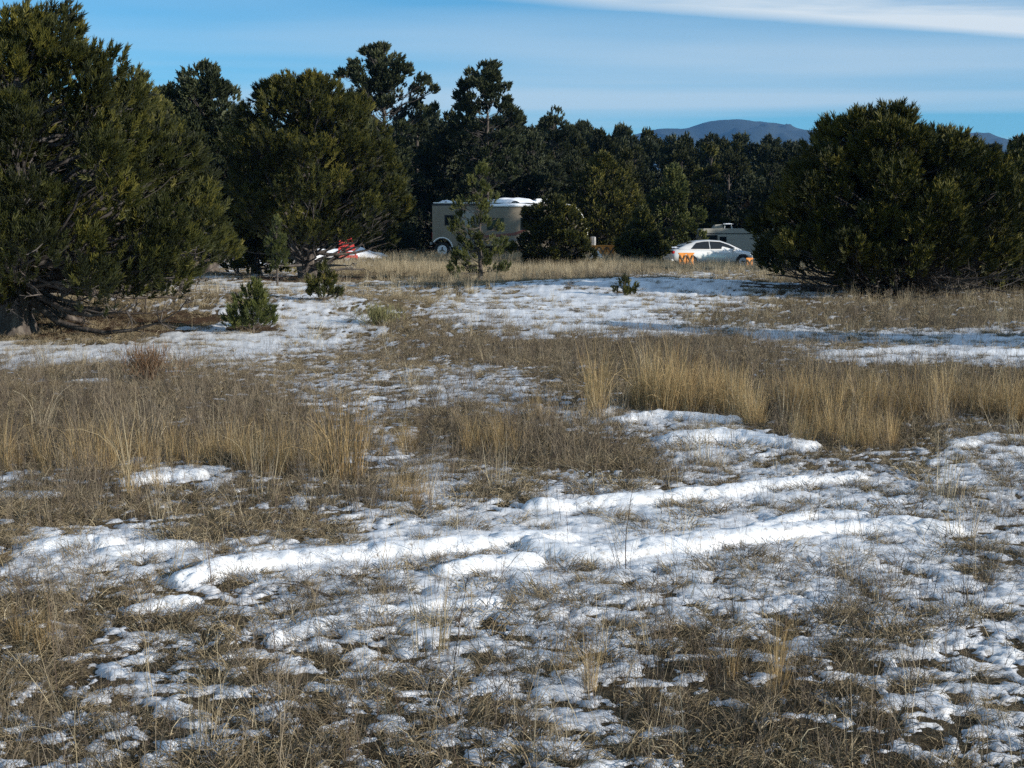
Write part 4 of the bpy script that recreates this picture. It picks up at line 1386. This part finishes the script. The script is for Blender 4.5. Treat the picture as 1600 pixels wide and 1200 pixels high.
# --- orange barricades
def barricade(px, Yd, width, h, n, label, rz=0.0):
    q = on_ground(px, Yd)
    t = thing('orange_barricade', label, 'barricade', q, rz, 'orange barricades at the campsite edge')
    pw = width / n * 0.86
    for k in range(n):
        x = -width / 2 + width * (k + 0.5) / n
        p = MB().box((x, -0.03, h * 0.48), (pw, 0.05, h * 0.86), 0.01, rot=(-0.12, 0, 0)).build('panel', m_orange, t)
        L = math.hypot(pw, h * 0.8)
        an = math.atan2(h * 0.8, pw)
        for s in (-1, 1):
            MB().box((x, -0.075, h * 0.48), (L * 0.9, 0.025, 0.055), 0.005, rot=(0, s * an, 0)).build('brace', m_wood, p)
        for s in (-1, 1):
            MB().box((x + s * pw * 0.4, 0.12, h * 0.42), (0.05, 0.05, h * 0.9), 0.005, rot=(0.28, 0, 0)).build('leg', m_orange, t)
    MB().box((0, 0.0, h * 0.93), (width * 1.05, 0.06, 0.07), 0.01).build('top_rail', m_orange, t)
    return t


barricade(1072, 65.5, 0.78, 0.80, 2, 'orange barricade of two crossed panels standing at the tail of the silver car', 0.2)
barricade(942, 66.5, 1.15, 0.68, 3, 'wider orange barricade beside the curved nose of the long trailer', -0.1)
barricade(1171, 65.5, 0.36, 0.55, 1, 'narrow orange barricade at the bonnet of the silver car, near the dome shaped pinyon', 0.3)
q = on_ground(932, 65.8)
sk = lumpy('white_sack', 0.32, 0.2, 0.42, 12, m_white, None, q)
tag(sk, 'lumpy white sack leaning on the wider orange barricade', 'sack')

# --- red slatted stand
q = on_ground(543, 66)
st = thing('slatted_stand', 'red slatted stand, narrow at the top, behind the forked trunk of the spreading pinyon', 'stand', q, 0.1)
for k in range(7):
    z = 0.12 + k * 0.175
    ww = 1.02 - 0.085 * k
    MB().box((0.0 - 0.015 * k, -0.02 + 0.06 * z, z), (ww, 0.03, 0.125), 0.006, rot=(-0.06, 0.0, 0)).build('slat' if k == 0 else 'slat', m_redpaint, st)
for s in (-1, 1):
    MB().tube([(s * 0.47, 0.03, 0.0), (s * 0.19 - 0.1, 0.12, 1.36)], 0.03, 6).build('rail', m_redpaint, st)
    MB().tube([(s * 0.42, 0.62, 0.0), (s * 0.19 - 0.1, 0.14, 1.34)], 0.025, 6).build('leg', m_redpaint, st)

# --- snow bank behind the spreading pinyon
q = on_ground(540, 69)
sb = lumpy('snow_bank', 2.2, 1.3, 0.6, 15, m_snowlump, None, q, n=40)
tag(sb, 'rounded bank of ploughed snow behind the spreading pinyon and the red slatted stand', 'snow bank')
q = on_ground(440, 66)
sb = lumpy('snow_bank', 2.0, 1.0, 0.6, 18, m_snowlump, None, q, n=40)
tag(sb, 'low bank of snow glimpsed under the boughs beside the forked trunk', 'snow bank')

# ------------------------------------------------------------------ grasses and weeds
def ribbons(lines, tints, rng):
    """lines: list of (points (k,3), widths (k,)) -> verts, quads, tint: thin flat blades"""
    V, Qs, Tt = [], [], []
    off = 0
    for (P, W), tn in zip(lines, tints):
        k = len(P)
        T = np.gradient(P, axis=0)
        T /= np.linalg.norm(T, axis=1)[:, None] + 1e-9
        a = rng.random() * 6.283
        side = np.cross(T, np.array([cos(a), sin(a), 0.25]))
        side /= np.linalg.norm(side, axis=1)[:, None] + 1e-9
        V.append(np.stack([P - side * W[:, None] / 2, P + side * W[:, None] / 2], 1).reshape(-1, 3))
        i = off + np.arange(k - 1) * 2
        Qs.append(np.stack([i, i + 1, i + 3, i + 2], -1))
        Tt.append(np.full(2 * k, tn))
        off += 2 * k
    return np.concatenate(V), np.concatenate(Qs), np.clip(np.concatenate(Tt), 0, 1)


def blade(base, az, L, lean, curl, w, k=4, rng=None):
    """a blade leaving base, tilting by lean (rad) and curling by curl over its length"""
    s = np.linspace(0, 1, k + 1)
    th = lean + curl * s ** 1.5
    ds = L / k
    r = np.concatenate([[0], np.cumsum(np.sin((th[1:] + th[:-1]) / 2) * ds)])
    z = np.concatenate([[0], np.cumsum(np.cos((th[1:] + th[:-1]) / 2) * ds)])
    wob = rng.normal(0, 0.02 * L, (k + 1, 2)).cumsum(0) * 0.4
    wob[0] = 0
    P = np.stack([base[0] + r * cos(az) + wob[:, 0], base[1] + r * sin(az) + wob[:, 1], base[2] + z], -1)
    return P, w * (1 - 0.75 * s)


def t_thatch(seed, wmul=1.0, n=90, rad=0.12, LL=(0.05, 0.13)):
    rng = np.random.default_rng(seed)
    ls, ts = [], []
    for i in range(n):
        a = rng.random() * 6.283
        r = rad * rng.random() ** 0.6
        L = rng.uniform(*LL)
        ls.append(blade((r * cos(a), r * sin(a), -0.01), a + rng.normal(0, 0.9), L, rng.uniform(0.1, 1.1), rng.uniform(0.6, 2.5), 0.0034 * wmul, 3, rng))
        ts.append(np.clip(rng.normal(0.38, 0.24), 0, 1))
    return ribbons(ls, ts, rng)


def t_weed(seed, wmul=1.0, n=9, h=0.38):
    rng = np.random.default_rng(seed)
    ls, ts = [], []
    for i in range(n):
        a = rng.random() * 6.283
        r = 0.06 * rng.random()
        L = h * rng.uniform(0.55, 1.2)
        tn = rng.normal(0.45, 0.22)
        P, W = blade((r * cos(a), r * sin(a), -0.01), a, L, rng.uniform(0.0, 0.35), rng.uniform(-0.1, 0.4), 0.0032 * wmul, 5, rng)
        ls.append((P, W))
        ts.append(tn)
        for j in range(rng.integers(3, 7)):
            k = rng.integers(1, 5)
            b = P[k] + (P[k + 1] - P[k]) * rng.random()
            ls.append(blade(b, rng.random() * 6.283, L * rng.uniform(0.12, 0.34), rng.uniform(0.35, 0.9), rng.uniform(-0.5, 0.3), 0.0024 * wmul, 2, rng))
            ts.append(tn + rng.normal(0.05, 0.08))
    return ribbons(ls, ts, rng)


def t_gold(seed, wmul=1.0, n=55, h=0.52, rad=0.075):
    rng = np.random.default_rng(seed)
    ls, ts = [], []
    for i in range(n):
        a = rng.random() * 6.283
        r = rad * rng.random() ** 0.6
        L = h * rng.uniform(0.45, 1.15)
        curl = rng.uniform(-0.05, 0.4) if rng.random() < 0.86 else rng.uniform(0.9, 2.1)
        ls.append(blade((r * cos(a), r * sin(a), -0.02), a + rng.normal(0, 0.6), L, rng.uniform(0.0, 0.2), curl, 0.0040 * wmul, 5, rng))
        ts.append(rng.normal(0.42, 0.28))
    return ribbons(ls, ts, rng)


def t_stalk(seed, wmul=1.0, h=0.4):
    rng = np.random.default_rng(seed)
    ls, ts = [], []
    P, W = blade((0, 0, -0.02), rng.random() * 6.283, h * rng.uniform(0.7, 1.2), rng.uniform(0.0, 0.22), rng.uniform(-0.2, 0.25), 0.0038 * wmul, 6, rng)
    ls.append((P, W * 0.8 + 0.0008))
    tn = rng.uniform(0.1, 0.7)
    ts.append(tn)
    for j in range(rng.integers(2, 8)):
        k = rng.integers(2, 6)
        b = P[k] + (P[k + 1] - P[k]) * rng.random()
        ls.append(blade(b, rng.random() * 6.283, h * rng.uniform(0.06, 0.2), rng.uniform(0.3, 0.9), rng.uniform(-0.4, 0.2), 0.0024 * wmul, 2, rng))
        ts.append(tn)
    return ribbons(ls, ts, rng)


def t_straw(seed, wmul=1.0, h=0.42, n=3):
    rng = np.random.default_rng(seed)
    ls, ts = [], []
    for i in range(n):
        L = h * rng.uniform(0.6, 1.2)
        ls.append(blade((rng.normal(0, 0.02), rng.normal(0, 0.02), -0.02), rng.random() * 6.283, L, rng.uniform(0.0, 0.35), rng.choice([0.2, 0.5, 1.5]), 0.0042 * wmul, 6, rng))
        ts.append(rng.uniform(0.2, 1))
    return ribbons(ls, ts, rng)


def scatter(name, label, protos, material, pts, rot, scl, seed, cat='grass'):
    """one object of uncountable plants: points carrying copies of a few tuft meshes"""
    coll = bpy.data.collections.new(name + '_kinds')
    for i, (v, q, t) in enumerate(protos):
        me = fast_mesh(name + '_blade', v, q, t)
        me.materials.append(material)
        coll.objects.link(bpy.data.objects.new('%s_kind_%02d' % (name, i), me))
    n = len(pts)
    rng = np.random.default_rng(seed)
    me = bpy.data.meshes.new(name)
    me.vertices.add(n)
    me.vertices.foreach_set('co', np.asarray(pts, np.float32).ravel())
    a = me.attributes.new('rot', 'FLOAT_VECTOR', 'POINT')
    a.data.foreach_set('vector', np.asarray(rot, np.float32).ravel())
    a = me.attributes.new('scl', 'FLOAT', 'POINT')
    a.data.foreach_set('value', np.asarray(scl, np.float32))
    a = me.attributes.new('pick', 'INT', 'POINT')
    a.data.foreach_set('value', rng.integers(0, len(protos), n).astype(np.int32))
    o = link(name, me)
    me.materials.append(material)
    ng = bpy.data.node_groups.new(name, 'GeometryNodeTree')
    ng.interface.new_socket('Geometry', in_out='INPUT', socket_type='NodeSocketGeometry')
    ng.interface.new_socket('Geometry', in_out='OUTPUT', socket_type='NodeSocketGeometry')
    N, L = ng.nodes.new, ng.links.new
    gi, go = N('NodeGroupInput'), N('NodeGroupOutput')
    ci = N('GeometryNodeCollectionInfo')
    ci.inputs['Collection'].default_value = coll
    ci.inputs['Separate Children'].default_value = True
    ci.inputs['Reset Children'].default_value = True
    ip = N('GeometryNodeInstanceOnPoints')
    ip.inputs['Pick Instance'].default_value = True

    def attr(nm, ty):
        x = N('GeometryNodeInputNamedAttribute')
        x.data_type = ty
        x.inputs['Name'].default_value = nm
        return x.outputs['Attribute']
    L(gi.outputs[0], ip.inputs['Points'])
    L(ci.outputs[0], ip.inputs['Instance'])
    L(attr('rot', 'FLOAT_VECTOR'), ip.inputs['Rotation'])
    L(attr('scl', 'FLOAT'), ip.inputs['Scale'])
    L(attr('pick', 'INT'), ip.inputs['Instance Index'])
    L(ip.outputs[0], go.inputs[0])
    md = o.modifiers.new('scatter', 'NODES')
    md.node_group = ng
    tag(o, label, cat, kind='stuff')
    print(name, n)
    return o


def candidates(dens, y0, y1, seed, over=0.06):
    """uniform random plan points, dens(y) per square metre"""
    rng = np.random.default_rng(seed)
    xs, ys = [], []
    edges = np.geomspace(y0, y1, 50)
    for a, b in zip(edges[:-1], edges[1:]):
        m = (a + b) / 2
        w = (0.385 + over) * m + 1.0
        n = rng.poisson(2 * w * (b - a) * dens(m))
        xs.append(rng.uniform(-w, w, n))
        ys.append(rng.uniform(a, b, n))
    return np.concatenate(xs), np.concatenate(ys), rng


def finish(x, y, rng, base_s, tilt=0.12, lift=0.0, far_grow=0.0):
    n = len(x)
    z = ground_z(x, y) + np.maximum(snow_d(x, y), 0) * 0.5 + lift
    rot = np.stack([rng.normal(0, tilt, n), rng.normal(0, tilt, n), rng.random(n) * 6.283], -1)
    s = base_s * rng.uniform(0.65, 1.3, n) * (1 + far_grow * np.clip((y - 12) / 30, 0, 1.5))
    return np.stack([x, y, z], -1), rot, s


AVOID = litter


# matted low grass wherever the snow has gone
x, y, rng = candidates(lambda m: np.interp(m, [3, 8, 16, 30, 60, 75], [80, 68, 32, 11, 5, 3]), 3.4, 74, 301)
sdv = snow_d(x, y)
keep = ((sdv < 0.014 * rng.random(len(x)) - 0.003) | ((sdv < 0.04) & (rng.random(len(x)) < 0.10))) & (rng.random(len(x)) > 0.75 * AVOID(x, y))
x, y = x[keep], y[keep]
p, r, s = finish(x, y, rng, 1.0, 0.15, -0.005, 0.7)
s *= 0.72 + 0.5 * (gnoise(x / 0.6, y / 0.6, 55) + 0.35)
scatter('matted_grass', 'matted low dead grass showing in the gaps of the thin snow', [t_thatch(400 + i, 1.0 + 0.1 * i) for i in range(6)], m_thatch, p, r, np.clip(s, 0.5, 2) * 0.85, 1)

# low curled hummocks of grass standing proud of the thin snow
x, y, rng = candidates(lambda m: np.interp(m, [3, 8, 14, 26], [34, 32, 18, 6]), 3.4, 30, 311)
sdv = snow_d(x, y)
keep = (sdv < 0.036) & (rng.random(len(x)) < 0.20 + 0.6 * (1 - snow_cov(x, y)) + 0.5 * gnoise(x / 0.8, y / 0.6, 57))
x, y = x[keep], y[keep]
p, r, s = finish(x, y, rng, 0.72, 0.12, -0.006, 0.5)
scatter('grass_hummocks', 'small curled brown grass tufts poking through the thin snow', [t_thatch(450 + i, 1.05, 210, 0.11, (0.05, 0.14)) for i in range(7)], m_thatch, p, r, s, 11)

# grey brown dry weeds
x, y, rng = candidates(lambda m: np.interp(m, [3, 8, 16, 30, 60, 75], [50, 50, 30, 12, 5, 4]), 3.4, 72, 302)
keep = rng.random(len(x)) < weed_cov(x, y) ** 1.7 * (0.85 + 0.9 * gnoise(x / 0.5, y / 0.5, 66)) * (1 - 0.8 * AVOID(x, y))
x, y = x[keep], y[keep]
p, r, s = finish(x, y, rng, 0.85, 0.14, 0, 0.15)
s *= (0.55 + 0.5 * weed_cov(x, y))
scatter('dry_weeds', 'grey brown dry weed stems standing densely across the meadow', [t_weed(500 + i, 1.0, h=0.34 + 0.03 * (i % 4)) for i in range(8)], m_weed, p, r, s, 2)

# golden and tan grass: loose, plus the tall clumps
x, y, rng = candidates(lambda m: np.interp(m, [3, 8, 16, 30, 45, 60, 75], [5, 5, 5, 6, 7, 8, 8]), 3.4, 76, 303)
keep = rng.random(len(x)) < gold_cov(x, y) ** 1.3 * (1 - 0.9 * AVOID(x, y))
x, y = x[keep], y[keep]
p, r, s = finish(x, y, rng, 0.62, 0.12, 0, 0.15)
scatter('tan_grass', 'pale tan bunch grass standing loosely over the far meadow', [t_gold(600 + i, 1.25, 26, 0.5, 0.12) for i in range(6)], m_pale, p, r, s, 3)

gx_, gy_ = [], []
grng = np.random.default_rng(77)
gsc = []
for px, py, rx, ry, n, hs in (
    (1025, 640, 42, 6, 36, 1.1), (1090, 640, 50, 7, 28, 0.85), (1158, 648, 30, 6, 18, 0.85), (1240, 645, 50, 7, 24, 0.7), (1310, 655, 70, 9, 40, 0.88),
    (1410, 655, 60, 9, 34, 0.8), (1470, 645, 30, 6, 18, 0.8), (1575, 655, 45, 9, 32, 0.8), (1340, 695, 55, 8, 28, 0.62), (930, 640, 16, 5, 12, 0.95), (880, 655, 50, 8, 12, 0.6),
    (1180, 665, 14, 4, 9, 0.8), (120, 735, 110, 12, 22, 0.66), (300, 725, 90, 12, 18, 0.62), (440, 735, 60, 10, 24, 0.66), (620, 700, 40, 10, 16, 0.5), (770, 700, 50, 12, 20, 0.6),
    (650, 780, 40, 8, 14, 0.4), (900, 1060, 40, 30, 6, 0.4), (1200, 1080, 60, 40, 6, 0.45), (20, 1010, 50, 40, 8, 0.4), (230, 770, 40, 8, 6, 0.5), (1265, 690, 30, 8, 10, .6),
):
    c = pix(px, py)
    kx = abs(pix(px + rx, py)[0] - c[0])
    ky = abs(pix(px, py - ry)[1] - c[1])
    a = grng.random(n) * 6.283
    rr = np.sqrt(grng.random(n)) * 1.15
    gx_.append(c[0] + kx * rr * np.cos(a))
    gy_.append(c[1] + ky * rr * np.sin(a))
    gsc.append(np.full(n, hs * 0.92) * grng.uniform(0.45, 1.15, n))
x, y, gs = map(np.concatenate, (gx_, gy_, gsc))
p, r, s = finish(x, y, grng, 1.0, 0.07)
scatter('golden_grass', 'tall golden grass standing in bands in front of the snow', [t_gold(700 + i, 1.0, 44, 0.56) for i in range(8)], m_gold, p, r, gs, 4)

# single stalks and straws, on snow too
x, y, rng = candidates(lambda m: np.interp(m, [3, 8, 16, 30, 45], [42, 26, 10, 2.5, 1]), 3.4, 50, 304)
x_, y_ = x, y
p, r, s = finish(x, y, rng, 0.62, 0.18)
half = rng.random(len(x)) < 0.6
scatter('dark_stalks', 'thin dark weed stalks poking up through snow and grass', [t_stalk(800 + i, 1.0) for i in range(10)], m_stalk, p[half], r[half], s[half], 5)
nh = ~half & (rng.random(len(x)) < 0.8)
scatter('pale_straws', 'single pale straws bending over the matted grass', [t_straw(900 + i, 1.0) for i in range(8)], m_pale, p[nh], r[nh], s[nh] * 0.85, 6)
# low flat twiggy debris over the thin snow
x, y, rng = candidates(lambda m: np.interp(m, [3, 8, 16, 24], [60, 45, 16, 5]), 3.4, 26, 305)
keep = rng.random(len(x)) < 0.35 + 0.65 * (snow_cov(x, y) < 0.75)
x, y = x[keep], y[keep]
p, r, s = finish(x, y, rng, 0.38, 0.75, 0.006)
scatter('twig_litter', 'fine dry twigs and seed heads lying over the thin snow', [t_weed(950 + i, 1.1, 5, 0.4) for i in range(6)], m_weed, p, r, s, 7)


# ------------------------------------------------------------------ single plants
def plant(name, label, cat, px, py, arrays, material, parts='stems', group=None):
    q = base_at(px, py)
    t = thing(name, label, cat, q, 0, group)
    v, qd, tn = arrays
    o = link(parts, fast_mesh(parts, v, qd, tn), material, t)
    return t


def shrub_arrays(seed, w, h, n, wmul=1.5):
    rng = np.random.default_rng(seed)
    ls, ts = [], []
    for i in range(n):
        a = rng.random() * 6.283
        lean = abs(rng.normal(0, 0.55))
        r = 0.15 * w * rng.random()
        L = h * rng.uniform(0.7, 1.1) * (1 + 0.4 * lean * w / h)
        P, W = blade((r * cos(a), r * sin(a), -0.01), a, L, min(lean, 1.25), rng.uniform(-0.5, 0.2), 0.0035 * wmul, 5, rng)
        ls.append((P, W))
        ts.append(rng.normal(0.25, 0.1))
        for j in range(7):
            k = rng.integers(2, 5)
            b = P[k] + (P[k + 1] - P[k]) * rng.random()
            ls.append(blade(b, rng.random() * 6.283, L * rng.uniform(0.12, 0.3), rng.uniform(0.1, 0.7), rng.uniform(-0.4, 0.2), 0.0032 * wmul, 2, rng))
            ts.append(rng.normal(0.7, 0.18))
    return ribbons(ls, ts, rng)


plant('dry_shrub', 'small rust red twiggy shrub at the near edge of the snow tongue', 'shrub', 234, 596, shrub_arrays(1, 0.5, 0.30, 170, 1.6), m_red, 'twigs')
plant('rabbitbrush', 'low grey green bush between snow patches beyond the rust red shrub', 'shrub', 594, 512, shrub_arrays(2, 0.65, 0.28, 170, 2.0), m_sage, 'twigs')
plant('grass_clump', 'tallest golden grass clump, standing among grey weeds beside a bare snow gap', 'grass clump', 538, 748, t_gold(31, 1.05, 150, 0.60, 0.13), m_gold, 'blades', 'golden grass clumps')
plant('grass_clump', 'slim golden clump rising alone before the first band of golden grass', 'grass clump', 932, 652, t_gold(32, 1.0, 80, 0.74, 0.07), m_gold, 'blades', 'golden grass clumps')
plant('grass_clump', 'pale arching straws over the weeds near the meadow edge', 'grass clump', 205, 770, t_straw(33, 1.3, 0.62, 14), m_pale, 'blades', 'golden grass clumps')
plant('weed_stalk', 'dark branching weed standing against the middle of the snow berm', 'weed', 978, 896, t_stalk(41, 1.5, 0.42), m_stalk, 'stem', 'dark weed stalks')
plant('weed_stalk', 'tall thin dark weed in front of the small snow mound', 'weed', 704, 1085, t_stalk(44, 1.5, 0.52), m_stalk, 'stem', 'dark weed stalks')
plant('weed_stalk', 'short dark weed rising before the thin end of the snow berm', 'weed', 594, 912, t_stalk(43, 1.4, 0.30), m_stalk, 'stem', 'dark weed stalks')
rng = np.random.default_rng(6)
P, W = blade((0, 0, 0.03), 3.0, 0.28, 1.2, 0.5, 0.012, 5, rng)
v, q = tube_arrays([(P, np.linspace(0.006, 0.002, len(P))), (P[2] + np.array([[0, 0, 0], [-.05, .03, .02], [-.10, .05, .015]]), np.array([.004, .003, .002]))], 5)
o = link('fallen_twig', fast_mesh('fallen_twig', v, q), m_bark, None, base_at(520, 944))
tag(o, 'dark curved twig lying on snow between two low berms', 'twig')
